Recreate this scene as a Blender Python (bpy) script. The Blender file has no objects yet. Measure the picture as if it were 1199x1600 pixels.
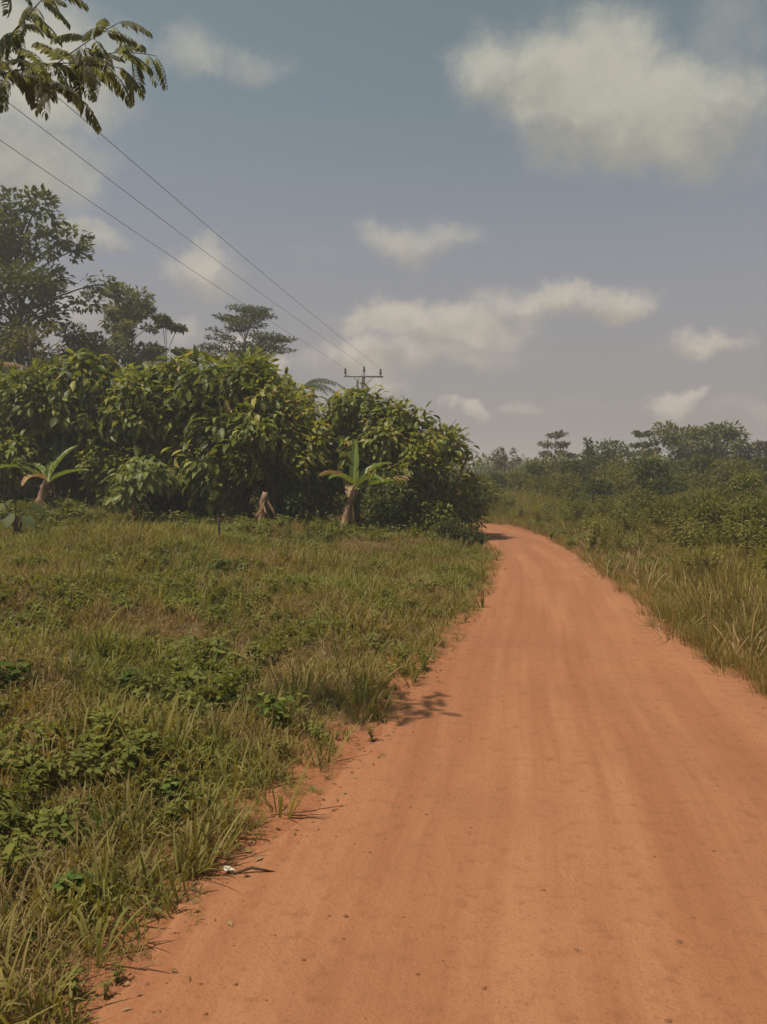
import bpy, math, random
import numpy as np
from mathutils import Vector

random.seed(7)
rng = np.random.default_rng(7)
R = math.radians
SC = bpy.context.scene
COL = SC.collection

# ------------------------------------------------------------------ camera, sky, sun, exposure
CAM_H, FPX, PITCH = 2.0, 1331.0, math.atan(55 / 1331.0)
cam_data = bpy.data.cameras.new('camera')
cam = bpy.data.objects.new('camera', cam_data); COL.objects.link(cam)
cam.location = (0, 0, CAM_H)
cam.rotation_euler = (math.pi / 2 - PITCH, 0, 0)
cam_data.sensor_fit = 'VERTICAL'
cam_data.angle = 2 * math.atan(800 / FPX)
cam_data.clip_start = 0.05
cam_data.clip_end = 4000
SC.camera = cam

def ray(px, py):
    cp, sp = math.cos(PITCH), math.sin(PITCH)
    a, b = (px - 599.5) / FPX, (800 - py) / FPX
    return np.array([a, cp + b * sp, -sp + b * cp])

def at(px, py, D):
    d = ray(px, py); d = d * (D / d[1])
    return np.array([d[0], D, CAM_H + d[2]])

SUN_TO = np.array([-2.6, -1.3, 5.8]); SUN_TO = SUN_TO / np.linalg.norm(SUN_TO)
SUN_EL = math.asin(SUN_TO[2]); SUN_AZ = math.atan2(SUN_TO[0], SUN_TO[1])   # clockwise from +Y
SKY_STRENGTH, SUN_STRENGTH, EXPOSURE = 0.082, 4.6, 0.14

sun_data = bpy.data.lights.new('sun', 'SUN')
sun_data.energy = SUN_STRENGTH; sun_data.angle = R(0.6); sun_data.color = (1.0, 0.90, 0.74)
sun = bpy.data.objects.new('sun', sun_data); COL.objects.link(sun)
sun.rotation_euler = Vector(SUN_TO).to_track_quat('Z', 'Y').to_euler()
sun.location = (0, 0, 60)

SC.view_settings.view_transform = 'Standard'
SC.view_settings.look = 'None'
SC.view_settings.exposure = EXPOSURE
SC.view_settings.gamma = 1.0
SC.view_settings.use_curve_mapping = False
HAZE = 0.0018
SC.render.engine = 'CYCLES'
SC.cycles.volume_bounces = 0
SC.cycles.max_bounces = 7
SC.cycles.diffuse_bounces = 3
SC.cycles.glossy_bounces = 2
SC.cycles.transmission_bounces = 4
SC.cycles.transparent_max_bounces = 8
SC.cycles.use_denoising = True

class NT:
    """small helper to write node trees"""
    def __init__(self, tree):
        self.t = tree; self.n = tree.nodes; self.l = tree.links
    def node(self, typ, **kw):
        nd = self.n.new(typ)
        for k, v in kw.items(): setattr(nd, k, v)
        return nd
    def put(self, sock, v):
        if isinstance(v, bpy.types.NodeSocket): self.l.new(v, sock)
        elif isinstance(v, (tuple, list)) and len(v) == 3 and sock.type == 'RGBA': sock.default_value = (*v, 1)
        else: sock.default_value = v
    def math(self, op, a, b=0.0, c=None, clamp=False):
        nd = self.node('ShaderNodeMath', operation=op, use_clamp=clamp)
        self.put(nd.inputs[0], a); self.put(nd.inputs[1], b)
        if c is not None: self.put(nd.inputs[2], c)
        return nd.outputs[0]
    def vmath(self, op, a, b=None):
        nd = self.node('ShaderNodeVectorMath', operation=op)
        self.put(nd.inputs[0], a)
        if b is not None: self.put(nd.inputs[1], b)
        return nd.outputs['Value'] if op in ('LENGTH', 'DOT_PRODUCT', 'DISTANCE') else nd.outputs[0]
    def smooth(self, v, lo, hi, a=0.0, b=1.0):
        nd = self.node('ShaderNodeMapRange', interpolation_type='SMOOTHSTEP')
        self.put(nd.inputs[0], v); self.put(nd.inputs[1], lo); self.put(nd.inputs[2], hi)
        self.put(nd.inputs[3], a); self.put(nd.inputs[4], b)
        return nd.outputs[0]
    def mix(self, f, a, b, blend='MIX'):
        nd = self.node('ShaderNodeMix', data_type='RGBA', blend_type=blend)
        self.put(nd.inputs[0], f); self.put(nd.inputs[6], a); self.put(nd.inputs[7], b)
        return nd.outputs[2]
    def noise(self, vec, scale, detail=4.0, rough=0.55, out=0):
        nd = self.node('ShaderNodeTexNoise')
        if vec is not None: self.put(nd.inputs['Vector'], vec)
        nd.inputs['Scale'].default_value = scale; nd.inputs['Detail'].default_value = detail
        nd.inputs['Roughness'].default_value = rough
        return nd.outputs[out]
    def ramp(self, f, stops):
        nd = self.node('ShaderNodeValToRGB')
        cr = nd.color_ramp
        while len(cr.elements) < len(stops): cr.elements.new(0.5)
        for e, (p, c) in zip(cr.elements, stops):
            e.position = p; e.color = (*c, 1)
        self.put(nd.inputs[0], f)
        return nd.outputs[0]

# ---- world: daylight sky with scattered fair-weather clouds
world = bpy.data.worlds.new('World'); SC.world = world; world.use_nodes = True
W = NT(world.node_tree); W.n.clear()
sky = W.node('ShaderNodeTexSky', sky_type='NISHITA')
sky.sun_disc = False
sky.sun_elevation = SUN_EL
sky.sun_rotation = SUN_AZ
sky.altitude = 100; sky.air_density = 1.0; sky.dust_density = 4.0; sky.ozone_density = 1.5
hsv = W.node('ShaderNodeHueSaturation')
hsv.inputs['Saturation'].default_value = 0.50
hsv.inputs['Value'].default_value = 1.0
W.l.new(sky.outputs[0], hsv.inputs['Color'])
tc = W.node('ShaderNodeTexCoord')
dirv = W.vmath('NORMALIZE', tc.outputs['Generated'])
sx = W.node('ShaderNodeSeparateXYZ'); W.l.new(dirv, sx.inputs[0])
az = W.math('ARCTAN2', sx.outputs[0], sx.outputs[1])
el = W.math('ARCSINE', sx.outputs[2])
cx = W.node('ShaderNodeCombineXYZ'); W.l.new(az, cx.inputs[0]); W.l.new(el, cx.inputs[1])
nz1 = W.noise(dirv, 9.0, 6.0, 0.6, 1)
nz2 = W.noise(dirv, 34.0, 5.0, 0.6, 1)
off1 = W.vmath('MULTIPLY', W.vmath('SUBTRACT', nz1, (0.5, 0.5, 0.5)), (0.16, 0.10, 0))
off2 = W.vmath('MULTIPLY', W.vmath('SUBTRACT', nz2, (0.5, 0.5, 0.5)), (0.035, 0.022, 0))
P = W.vmath('ADD', cx.outputs[0], W.vmath('ADD', off1, off2))
#        px   py   rx   ry  amp   (image pixels turned into directions on the sky)
CLOUDS = [(775, 95, 100, 75, .75), (910, 130, 170, 105, 1.0), (1010, 175, 170, 95, .95), (1110, 190, 130, 100, .7), (930, 60, 110, 60, .6),
          (1170, 60, 130, 120, .35), (880, 215, 110, 50, .6), (1070, 235, 110, 40, .45),
          (300, 70, 90, 50, .5), (390, 92, 80, 36, .38), (60, 90, 150, 120, .8), (30, 240, 150, 100, .7), (-60, 170, 170, 190, .6), (170, 60, 90, 60, .4),
          (635, 375, 105, 48, .62), (700, 360, 70, 34, .5), (520, 410, 80, 30, .22),
          (640, 505, 115, 46, 1.0), (740, 508, 120, 46, 1.0), (870, 462, 130, 34, .8), (970, 472, 90, 32, .8), (820, 475, 90, 40, .55),
          (700, 552, 170, 44, .62), (575, 572, 80, 50, .85), (640, 565, 110, 36, .7),
          (298, 425, 70, 55, .75), (330, 450, 80, 50, .55), (125, 358, 55, 32, .65), (120, 500, 80, 60, .6),
          (1112, 540, 62, 26, .8), (1030, 545, 70, 20, .25), (1040, 622, 62, 24, .95), (1085, 618, 40, 16, .7),
          (730, 642, 42, 20, .85), (820, 636, 50, 18, .5), (900, 632, 60, 16, .3), (410, 566, 60, 22, .85), (600, 612, 45, 16, .6),
          (1160, 640, 70, 26, .4), (280, 535, 60, 30, .5), (500, 560, 60, 30, .35)]
acc = None
for (px, py, rx, ry, amp) in CLOUDS:
    d = ray(px, py); d = d / np.linalg.norm(d)
    a0, e0 = math.atan2(d[0], d[1]), math.asin(d[2])
    q = W.vmath('MULTIPLY', W.vmath('SUBTRACT', P, (a0, e0, 0)), (FPX / rx, FPX / ry, 0))
    s = W.smooth(W.vmath('LENGTH', q), 1.3, 0.15, 0.0, amp)
    sq = W.node('ShaderNodeSeparateXYZ'); W.l.new(q, sq.inputs[0])
    hi = W.math('MULTIPLY', s, sq.outputs[1])
    top = hi if acc is None else W.math('ADD', top, hi)
    acc = s if acc is None else W.math('MAXIMUM', acc, s)
# the rest of the sky, all round: the same kind of scattered cloud
nzc = W.noise(W.vmath('MULTIPLY', dirv, (1, 1, 2.2)), 3.3, 8.0, 0.58)
other = W.smooth(nzc, 0.54, 0.70, 0.0, 0.85)
away = W.math('MAXIMUM', W.smooth(W.math('ABSOLUTE', az), 0.50, 0.72), W.smooth(el, 0.58, 0.78))
acc = W.math('MAXIMUM', acc, W.math('MULTIPLY', other, away))
tex = W.noise(dirv, 22.0, 7.0, 0.62)
dens = W.smooth(W.math('MULTIPLY', acc, W.math('ADD', 0.55, W.math('MULTIPLY', tex, 0.9))), 0.10, 0.86)
hz = W.smooth(el, 0.42, 0.0)                       # thick warm air low down
SKYV = 1.0
skyblue = W.mix(W.smooth(el, .15, .62), W.mix(1.0, hsv.outputs[0], (.92, .93, .985), 'MULTIPLY'), W.mix(1.0, hsv.outputs[0], (.74, .93, .84), 'MULTIPLY'))
low_air = W.mix(W.math('MULTIPLY', hz, 0.85), skyblue, (3.6, 3.18, 3.05))
shade = W.smooth(W.math('ADD', W.math('DIVIDE', top, W.math('ADD', acc, 0.15)), W.math('MULTIPLY', W.math('SUBTRACT', tex, .5), 1.6)), -.75, .45, .74, 1.08)  # lit tops and shaded bases painted into the cloud colour
cl_col = W.mix(hz, (5.35, 5.1, 4.25), (6.0, 5.2, 4.5))
sc_ = W.node('ShaderNodeVectorMath', operation='SCALE'); W.l.new(cl_col, sc_.inputs[0]); W.l.new(shade, sc_.inputs['Scale'])
skyc = W.mix(W.math('MULTIPLY', dens, 0.9), low_air, sc_.outputs[0])
bg = W.node('ShaderNodeBackground'); W.l.new(skyc, bg.inputs[0]); bg.inputs[1].default_value = SKY_STRENGTH
wo = W.node('ShaderNodeOutputWorld'); W.l.new(bg.outputs[0], wo.inputs[0])

# ------------------------------------------------------------------ helpers
def smoothstep(x, a, b):
    t = np.clip((x - a) / (b - a), 0, 1); return t * t * (3 - 2 * t)

_perm = np.random.default_rng(3).random((256, 256))
def vnoise(x, y, s):
    x = np.asarray(x, float) / s + 71.3; y = np.asarray(y, float) / s + 33.7
    xi = np.floor(x).astype(int); yi = np.floor(y).astype(int)
    fx = x - xi; fy = y - yi; fx = fx * fx * (3 - 2 * fx); fy = fy * fy * (3 - 2 * fy)
    g = lambda i, j: _perm[(xi + i) & 255, (yi + j) & 255]
    return (g(0, 0) * (1 - fx) + g(1, 0) * fx) * (1 - fy) + (g(0, 1) * (1 - fx) + g(1, 1) * fx) * fy

class Buf:
    """collects vertices, faces and a per-vertex tone for ONE mesh"""
    def __init__(self): self.V = []; self.F = []; self.T = []; self.n = 0
    def add(self, V, faces, tone=0.5):
        V = np.asarray(V, float).reshape(-1, 3)
        for f in faces: self.F.append(np.asarray(f, int) + self.n)
        self.V.append(V)
        self.T.append(np.broadcast_to(np.asarray(tone, float), (len(V),)))
        self.n += len(V)
    def mesh(self, name, mat, smooth=False):
        me = bpy.data.meshes.new(name)
        V = np.concatenate(self.V); T = np.concatenate(self.T)
        sizes = np.concatenate([np.full(len(f), f.shape[1]) for f in self.F])
        loops = np.concatenate([f.ravel() for f in self.F])
        me.vertices.add(len(V)); me.vertices.foreach_set('co', V.astype(np.float32).ravel())
        me.loops.add(len(loops)); me.loops.foreach_set('vertex_index', loops.astype(np.int32))
        me.polygons.add(len(sizes))
        me.polygons.foreach_set('loop_start', np.concatenate([[0], np.cumsum(sizes)[:-1]]).astype(np.int32))
        if smooth: me.polygons.foreach_set('use_smooth', np.ones(len(sizes), bool))
        a = me.attributes.new('tone', 'FLOAT', 'POINT'); a.data.foreach_set('value', T.astype(np.float32))
        me.update(calc_edges=True)
        if mat: me.materials.append(mat)
        return me

def link(name, me, parent=None, kind=None, label=None):
    o = bpy.data.objects.new(name, me); COL.objects.link(o)
    if parent: o.parent = parent
    if kind: o['kind'] = kind
    if label: o['label'] = label
    return o
def tag(o, label, cat, group=None):
    o['label'] = label; o['category'] = cat
    if group: o['group'] = group
    return o
def thing(name, label, cat, loc, rotz=0.0, group=None, scale=1.0):
    o = bpy.data.objects.new(name, None); COL.objects.link(o)
    o.location = loc; o.rotation_euler = (0, 0, rotz); o.scale = (scale,) * 3
    o.empty_display_size = 0.2
    return tag(o, label, cat, group)

def unit(v):
    v = np.asarray(v, float); return v / np.maximum(np.linalg.norm(v, axis=-1, keepdims=True), 1e-9)

def tube(buf, pts, radii, sides=7, cap=True, tone=0.5):
    pts = np.asarray(pts, float); n = len(pts); radii = np.broadcast_to(radii, (n,))
    tan = unit(np.gradient(pts, axis=0))
    ref = np.array([1.0, 0, 0]) if abs(tan[0][0]) < 0.9 else np.array([0, 1.0, 0])
    a = unit(np.cross(tan, ref)); b = np.cross(tan, a)
    th = np.linspace(0, 2 * np.pi, sides, endpoint=False)
    ring = a[:, None] * np.cos(th)[None, :, None] + b[:, None] * np.sin(th)[None, :, None]
    V = (pts[:, None] + ring * radii[:, None, None]).reshape(-1, 3)
    i = np.arange(n - 1)[:, None] * sides; j = np.arange(sides)[None]; k = (j + 1) % sides
    F = np.stack([i + j, i + k, i + sides + k, i + sides + j], -1).reshape(-1, 4)
    faces = [F]
    if cap: faces.append(np.arange((n - 1) * sides, n * sides)[None])
    buf.add(V, faces, tone)

def bez(p0, p1, p2, n=6):
    t = np.linspace(0, 1, n)[:, None]
    return (1 - t) ** 2 * np.asarray(p0) + 2 * t * (1 - t) * np.asarray(p1) + t * t * np.asarray(p2)

def box(buf, c, s, rot=0.0, tone=0.5):
    V = np.array([[x, y, z] for x in (-.5, .5) for y in (-.5, .5) for z in (-.5, .5)]) * s
    cr, sr = math.cos(rot), math.sin(rot)
    V = np.stack([V[:, 0] * cr - V[:, 1] * sr, V[:, 0] * sr + V[:, 1] * cr, V[:, 2]], 1) + c
    buf.add(V, [[[0, 1, 3, 2], [4, 6, 7, 5], [0, 4, 5, 1], [2, 3, 7, 6], [0, 2, 6, 4], [1, 5, 7, 3]]], tone)

def lathe(buf, c, prof, sides=10, tone=0.5):
    prof = np.asarray(prof, float)
    th = np.linspace(0, 2 * np.pi, sides, endpoint=False)
    V = np.stack([prof[:, :1] * np.cos(th), prof[:, :1] * np.sin(th), np.repeat(prof[:, 1:], sides, 1)], -1).reshape(-1, 3) + c
    n = len(prof); i = np.arange(n - 1)[:, None] * sides; j = np.arange(sides)[None]; k = (j + 1) % sides
    buf.add(V, [np.stack([i + j, i + k, i + sides + k, i + sides + j], -1).reshape(-1, 4)], tone)

def leaves(buf, P, d, nrm, L, Wd, curl=0.25, tone=0.5, fine=True, r=rng):
    """folded, curling leaf blades; P base, d direction, nrm upper side"""
    n = len(P); d = unit(d); s = unit(np.cross(d, nrm)); u = np.cross(s, d)
    L = np.broadcast_to(L, (n,)); Wd = np.broadcast_to(Wd, (n,)); tone = np.broadcast_to(tone, (n,))
    if fine:
        tpl = np.array([[0, 0, 0], [.28, -.42, .10], [.30, 0, 0], [.28, .42, .10], [.66, -.46, -.02], [.68, 0, -.14], [.66, .46, -.02], [1, 0, -.42]])
        tri = np.array([[0, 2, 1], [0, 3, 2], [4, 5, 7], [5, 6, 7]]); quad = np.array([[1, 2, 5, 4], [2, 3, 6, 5]])
    else:
        tpl = np.array([[0, 0, 0], [.42, -.5, .08], [.45, 0, -.04], [.42, .5, .08], [1, 0, -.3]])
        tri = np.array([[0, 2, 1], [0, 3, 2], [1, 2, 4], [2, 3, 4]]); quad = None
    k = len(tpl)
    cu = curl * (0.5 + r.random(n))
    V = (P[:, None] + d[:, None] * (tpl[None, :, 0:1] * L[:, None, None]) + s[:, None] * (tpl[None, :, 1:2] * Wd[:, None, None])
         + u[:, None] * (np.where(tpl[:, 2] > 0, tpl[:, 2] * 1.0, 0)[None, :, None] * Wd[:, None, None] + np.where(tpl[:, 2] < 0, tpl[:, 2], 0)[None, :, None] * (cu * L)[:, None, None] * 2))
    base = (np.arange(n) * k)[:, None, None]
    F = [(tri[None] + base).reshape(-1, 3)]
    if quad is not None: F.append((quad[None] + base).reshape(-1, 4))
    buf.add(V.reshape(-1, 3), F, np.repeat(tone, k))

# ------------------------------------------------------------------ materials
def new_mat(name):
    m = bpy.data.materials.new(name); m.use_nodes = True
    t = NT(m.node_tree); t.n.clear()
    out = t.node('ShaderNodeOutputMaterial')
    return m, t, out
def geo_pos(t): return t.node('ShaderNodeNewGeometry').outputs['Position']
def attr(t, name, typ='GEOMETRY'):
    nd = t.node('ShaderNodeAttribute', attribute_type=typ, attribute_name=name); return nd.outputs['Fac']
def bump(t, h, strength=0.4, dist=0.02):
    nd = t.node('ShaderNodeBump'); nd.inputs['Strength'].default_value = strength; nd.inputs['Distance'].default_value = dist
    t.put(nd.inputs['Height'], h); return nd.outputs[0]
def principled(t, col, rough=0.8, spec=0.2, nrm=None):
    b = t.node('ShaderNodeBsdfPrincipled')
    t.put(b.inputs['Base Color'], col); t.put(b.inputs['Roughness'], rough); b.inputs['Specular IOR Level'].default_value = spec
    if nrm is not None: t.put(b.inputs['Normal'], nrm)
    return b.outputs[0]

def leaf_mat(name, stops, transl=0.35, rough=0.5, spec=0.25, inst=False, patch=None, tcol=(1.25, 1.15, 0.45)):
    m, t, out = new_mat(name)
    tone = attr(t, 'tone')
    if inst: tone = t.math('ADD', t.math('MULTIPLY', tone, 0.5), t.math('MULTIPLY', attr(t, 'itone', 'INSTANCER'), 0.5))
    else:
        tone = t.math('ADD', tone, t.math('MULTIPLY', t.math('SUBTRACT', t.node('ShaderNodeObjectInfo').outputs['Random'], 0.5), 0.16))
    col = t.ramp(tone, stops)
    pos = geo_pos(t)
    nz = t.noise(pos, 1.1, 3.0)
    col = t.mix(t.smooth(nz, 0.35, 0.7, 0.0, 0.45), col, t.mix(1.0, col, (1.25, 1.06, 0.85), 'MULTIPLY'))
    if patch:
        pn = t.noise(pos, patch[0], 4.0, 0.6)
        col = t.mix(t.smooth(pn, patch[1], patch[2], 0.0, patch[4]), col, patch[3])
    b = principled(t, col, rough, spec)
    tr = t.node('ShaderNodeBsdfTranslucent'); t.put(tr.inputs[0], t.mix(1.0, col, tcol, 'MULTIPLY'))
    mx = t.node('ShaderNodeMixShader'); mx.inputs[0].default_value = transl
    t.l.new(b, mx.inputs[1]); t.l.new(tr.outputs[0], mx.inputs[2]); t.l.new(mx.outputs[0], out.inputs[0])
    return m

def bark_mat(name, c1, c2, scale=9.0):
    m, t, out = new_mat(name)
    pos = t.vmath('MULTIPLY', t.node('ShaderNodeTexCoord').outputs['Object'], (1, 1, 0.3))
    n = t.noise(pos, scale, 6.0, 0.65)
    n2 = t.noise(pos, scale * 0.3, 3.0)
    col = t.mix(t.smooth(t.math('ADD', t.math('MULTIPLY', n, .6), t.math('MULTIPLY', n2, .4)), 0.35, 0.68), c1, c2)
    t.l.new(principled(t, col, 0.9, 0.1, bump(t, n, 0.6, 0.03)), out.inputs[0])
    return m

M = {}
M['cocoa'] = leaf_mat('cocoa_leaf', [(0.0, (.045, .060, .013)), (.4, (.115, .138, .024)), (.72, (.205, .222, .042)), (.93, (.36, .33, .08)), (1.0, (.34, .21, .09))], 0.45, 0.42, 0.22)
M['deep'] = leaf_mat('dark_leaf', [(0.0, (.036, .050, .016)), (.5, (.072, .088, .026)), (1.0, (.13, .14, .042))], 0.36, 0.55, 0.14)
M['grey'] = leaf_mat('grey_green_leaf', [(0.0, (.075, .085, .038)), (.5, (.125, .135, .06)), (1.0, (.18, .18, .085))], 0.38, 0.6, 0.14)
M['olive'] = leaf_mat('olive_leaf', [(0.0, (.065, .070, .016)), (.5, (.115, .115, .024)), (1.0, (.19, .165, .045))], 0.40, 0.55, 0.14)
M['dusty'] = leaf_mat('dusty_leaf', [(0.0, (.055, .050, .036)), (.5, (.09, .075, .05)), (1.0, (.13, .105, .07))], 0.3, 0.6)
M['pale'] = leaf_mat('pale_young_leaf', [(0.0, (.085, .115, .03)), (.5, (.15, .18, .05)), (1.0, (.25, .25, .09))], 0.40, 0.45)
M['pinnate'] = leaf_mat('pinnate_leaf_green', [(0.0, (.10, .11, .085)), (.5, (.15, .16, .12)), (1.0, (.21, .22, .16))], 0.6, 0.6, 0.14)
M['banana'] = leaf_mat('banana_leaf_green', [(0.0, (.07, .115, .02)), (.6, (.14, .19, .035)), (1.0, (.22, .24, .06))], 0.42, 0.38, 0.35)
M['dry'] = leaf_mat('dry_leaf', [(0.0, (.20, .12, .06)), (.5, (.32, .20, .11)), (1.0, (.42, .29, .17))], 0.3, 0.75, 0.1, tcol=(1.1, .9, .6))
M['palm'] = leaf_mat('palm_leaf', [(0.0, (.035, .055, .02)), (.5, (.065, .09, .03)), (1.0, (.11, .125, .045))], 0.3, 0.45)
M['grass'] = leaf_mat('green_grass', [(0.0, (.102, .110, .030)), (.4, (.160, .158, .043)), (.75, (.235, .207, .066)), (1.0, (.34, .26, .12))], 0.38, 0.6, 0.1,
                      inst=True, patch=(0.6, 0.42, 0.64, (.25, .16, .075), 0.7))
M['straw'] = leaf_mat('dry_grass', [(0.0, (.16, .10, .05)), (.5, (.27, .185, .095)), (1.0, (.42, .32, .18))], 0.3, 0.7, 0.1, inst=True, tcol=(1.1, .95, .6))
M['meadow'] = leaf_mat('tall_olive_grass', [(0.0, (.12, .115, .026)), (.5, (.20, .175, .046)), (1.0, (.33, .25, .10))], 0.38, 0.65, 0.1,
                       inst=True, patch=(0.45, 0.42, 0.64, (.25, .165, .065), 0.55))
M['weed'] = leaf_mat('broad_weed_leaf', [(0.0, (.09, .105, .024)), (.5, (.15, .165, .038)), (1.0, (.24, .22, .065))], 0.40, 0.6, 0.1, inst=True)
M['olive_weed'] = leaf_mat('olive_weed_leaf', [(0.0, (.10, .10, .025)), (.5, (.17, .16, .04)), (1.0, (.26, .22, .07))], 0.40, 0.65, 0.08, inst=True)
M['bark'] = bark_mat('grey_brown_bark', (.07, .05, .035), (.17, .13, .095))
M['darkbark'] = bark_mat('dark_bark', (.035, .028, .022), (.09, .072, .055))
M['concrete'] = bark_mat('weathered_pole', (.15, .13, .11), (.26, .235, .20), 5.0)

def banana_stem_mat():
    m, t, out = new_mat('banana_sheath')
    pos = t.node('ShaderNodeTexCoord').outputs['Object']
    n = t.noise(t.vmath('MULTIPLY', pos, (1, 1, .18)), 16.0, 5.0, .6)
    n2 = t.noise(pos, 3.0, 3.0)
    col = t.mix(t.smooth(n2, .4, .62), (.30, .165, .10), (.11, .055, .035))
    col = t.mix(t.smooth(n, .5, .7, 0, .7), col, (.40, .29, .20))
    t.l.new(principled(t, col, .6, .3, bump(t, n, .5, .02)), out.inputs[0]); return m
M['sheath'] = banana_stem_mat()
def plain(name, c, rough=.6, spec=.3, metal=0):
    m, t, out = new_mat(name)
    n = t.noise(t.node('ShaderNodeTexCoord').outputs['Object'], 14.0, 4.0)
    b = principled(t, t.mix(t.smooth(n, .35, .7), c, tuple(x * .7 for x in c)), rough, spec)
    t.l.new(b, out.inputs[0]); return m
M['porcelain'] = plain('brown_porcelain', (.06, .045, .04), .25, .5)
M['wire'] = plain('aluminium_wire', (.26, .26, .27), .5, .4)
M['steel'] = plain('galvanised_steel', (.22, .21, .20), .5, .4)
M['scrap'] = plain('pale_scrap', (.45, .41, .34), .8, .1)
M['char'] = plain('dark_litter', (.10, .06, .04), .95, .05)
M['midrib'] = plain('leaf_midrib', (.24, .24, .07), .5, .3)

# ------------------------------------------------------------------ road line and ground height
#            y     left x  y_r   right x
ROAD = np.array([[-30, -2.6, -30, 2.2], [-8, -1.6, -8, 3.0], [0, -1.3, 0, 3.15], [3.1, -1.00, 3.1, 3.25], [5.85, -.18, 5.85, 3.33], [7.5, .18, 7.5, 3.40],
                 [10.4, .98, 10.4, 3.58], [13, 1.55, 13, 3.88], [17.2, 2.36, 17.2, 4.44], [21.3, 2.92, 21.3, 4.83], [25.4, 3.20, 26.1, 5.10],
                 [29, 3.30, 30.6, 5.07], [31.8, 2.8, 34.2, 4.68], [33, 1.5, 36.4, 4.1], [34.2, -.5, 37.9, 2.4], [35.4, -4, 39.2, -2.4],
                 [37.5, -12, 41.4, -11], [40, -28, 44, -27], [44, -60, 48, -60]], float)
def resample(tab, per=14):
    # smooth Catmull-Rom through the stations
    out = []
    Pn = np.vstack([2 * tab[0] - tab[1], tab, 2 * tab[-1] - tab[-2]])
    for i in range(1, len(Pn) - 2):
        p0, p1, p2, p3 = Pn[i - 1], Pn[i], Pn[i + 1], Pn[i + 2]
        for t in np.linspace(0, 1, per, endpoint=False):
            out.append(.5 * ((2 * p1) + (-p0 + p2) * t + (2 * p0 - 5 * p1 + 4 * p2 - p3) * t * t + (-p0 + 3 * p1 - 3 * p2 + p3) * t ** 3))
    out.append(tab[-1]); return np.array(out)
RD = resample(ROAD)
RL = RD[:, [1, 0]]; RR = RD[:, [3, 2]]
RC = (RL + RR) / 2; RH = np.linalg.norm(RL - RR, axis=1) / 2
_seg = RC[::4]; _hw = RH[::4]
def road_sd(x, y):
    """signed distance to the road edge (negative on the road) and side (+1 = right)"""
    x = np.asarray(x, float).ravel(); y = np.asarray(y, float).ravel()
    best = np.full(x.shape, 1e9); side = np.ones(x.shape)
    for i in range(len(_seg) - 1):
        a, b = _seg[i], _seg[i + 1]; ab = b - a; q = ab @ ab
        t = np.clip(((x - a[0]) * ab[0] + (y - a[1]) * ab[1]) / q, 0, 1)
        dx = x - a[0] - t * ab[0]; dy = y - a[1] - t * ab[1]
        d = np.hypot(dx, dy) - (_hw[i] + t * (_hw[i + 1] - _hw[i]))
        s = np.where(ab[0] * dy - ab[1] * dx > 0, -1.0, 1.0)
        m = d < best; best = np.where(m, d, best); side = np.where(m, s, side)
    return best, side
def H(x, y, sd=None, side=None):
    x = np.asarray(x, float).ravel(); y = np.asarray(y, float).ravel()
    if sd is None: sd, side = road_sd(x, y)
    off = np.maximum(sd, 0)
    left = 0.62 * smoothstep(off, 0.3, 8.0); right = 0.45 * smoothstep(off, 0.4, 12.0)
    h = np.where(side < 0, left, right)
    far = smoothstep(np.hypot(x, y), 60, 160)
    h = h + (vnoise(x, y, 1.3) - .5) * .36 * smoothstep(off, .2, 1.6) + (vnoise(x, y, 4.1) - .5) * .62 * smoothstep(off, .6, 4)
    h = h + (vnoise(x, y, .45) - .5) * .05 * smoothstep(off, .1, 1.0) + far * 1.0 * (vnoise(x, y, 40) - .3)
    return h - 0.05 * smoothstep(-sd, 0.0, 0.9)
def gz(x, y): return float(H([x], [y])[0])

def graded(segs):
    o = []
    for a, b, s in segs: o.append(np.arange(a, b, s))
    o.append([segs[-1][1]]); return np.unique(np.round(np.concatenate(o), 4))
gxs = graded([(-900, -200, 100), (-200, -60, 14), (-60, -24, 2.5), (-24, -9, .5), (-9, 7, .16), (7, 14, .35), (14, 30, 1.0), (30, 60, 2.5), (60, 200, 14), (200, 900, 100)])
gys = graded([(-200, -30, 20), (-30, -4, 2), (-4, 1, .4), (1, 14, .16), (14, 44, .35), (44, 70, 1.2), (70, 200, 8), (200, 1500, 100)])
GX, GY = np.meshgrid(gxs, gys); gx, gy = GX.ravel(), GY.ravel()
gsd, gside = road_sd(gx, gy)
gzv = H(gx, gy, gsd, gside)
nx, ny = len(gxs), len(gys)
gi = (np.arange(ny - 1)[:, None] * nx + np.arange(nx - 1)[None]).ravel()
B = Buf(); B.add(np.stack([gx, gy, gzv], 1), [np.stack([gi, gi + 1, gi + nx + 1, gi + nx], 1)], 1 - smoothstep(gsd, 0.0, 1.1))
def ground_mat():
    m, t, out = new_mat('verge_soil')
    pos = geo_pos(t)
    n1 = t.noise(pos, .55, 5.0, .6); n2 = t.noise(pos, 5.0, 5.0, .6); n3 = t.noise(pos, 28.0, 4.0, .6)
    col = t.mix(t.smooth(n1, .38, .62), (.075, .07, .025), (.15, .09, .042))
    col = t.mix(t.smooth(n2, .45, .7, 0, .7), col, (.045, .045, .018))
    dirt = t.smooth(t.math('ADD', attr(t, 'tone'), t.math('MULTIPLY', t.math('SUBTRACT', n2, .5), 1.1)), .35, .75)
    red = t.mix(t.smooth(n3, .35, .7), (.265, .107, .052), (.20, .08, .04))
    col = t.mix(dirt, col, red)
    t.l.new(principled(t, col, .95, .08, bump(t, t.math('ADD', n2, t.math('MULTIPLY', n3, .5)), .7, .04)), out.inputs[0]); return m
ground = link('ground', B.mesh('ground', ground_mat(), True), kind='structure')

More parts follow.
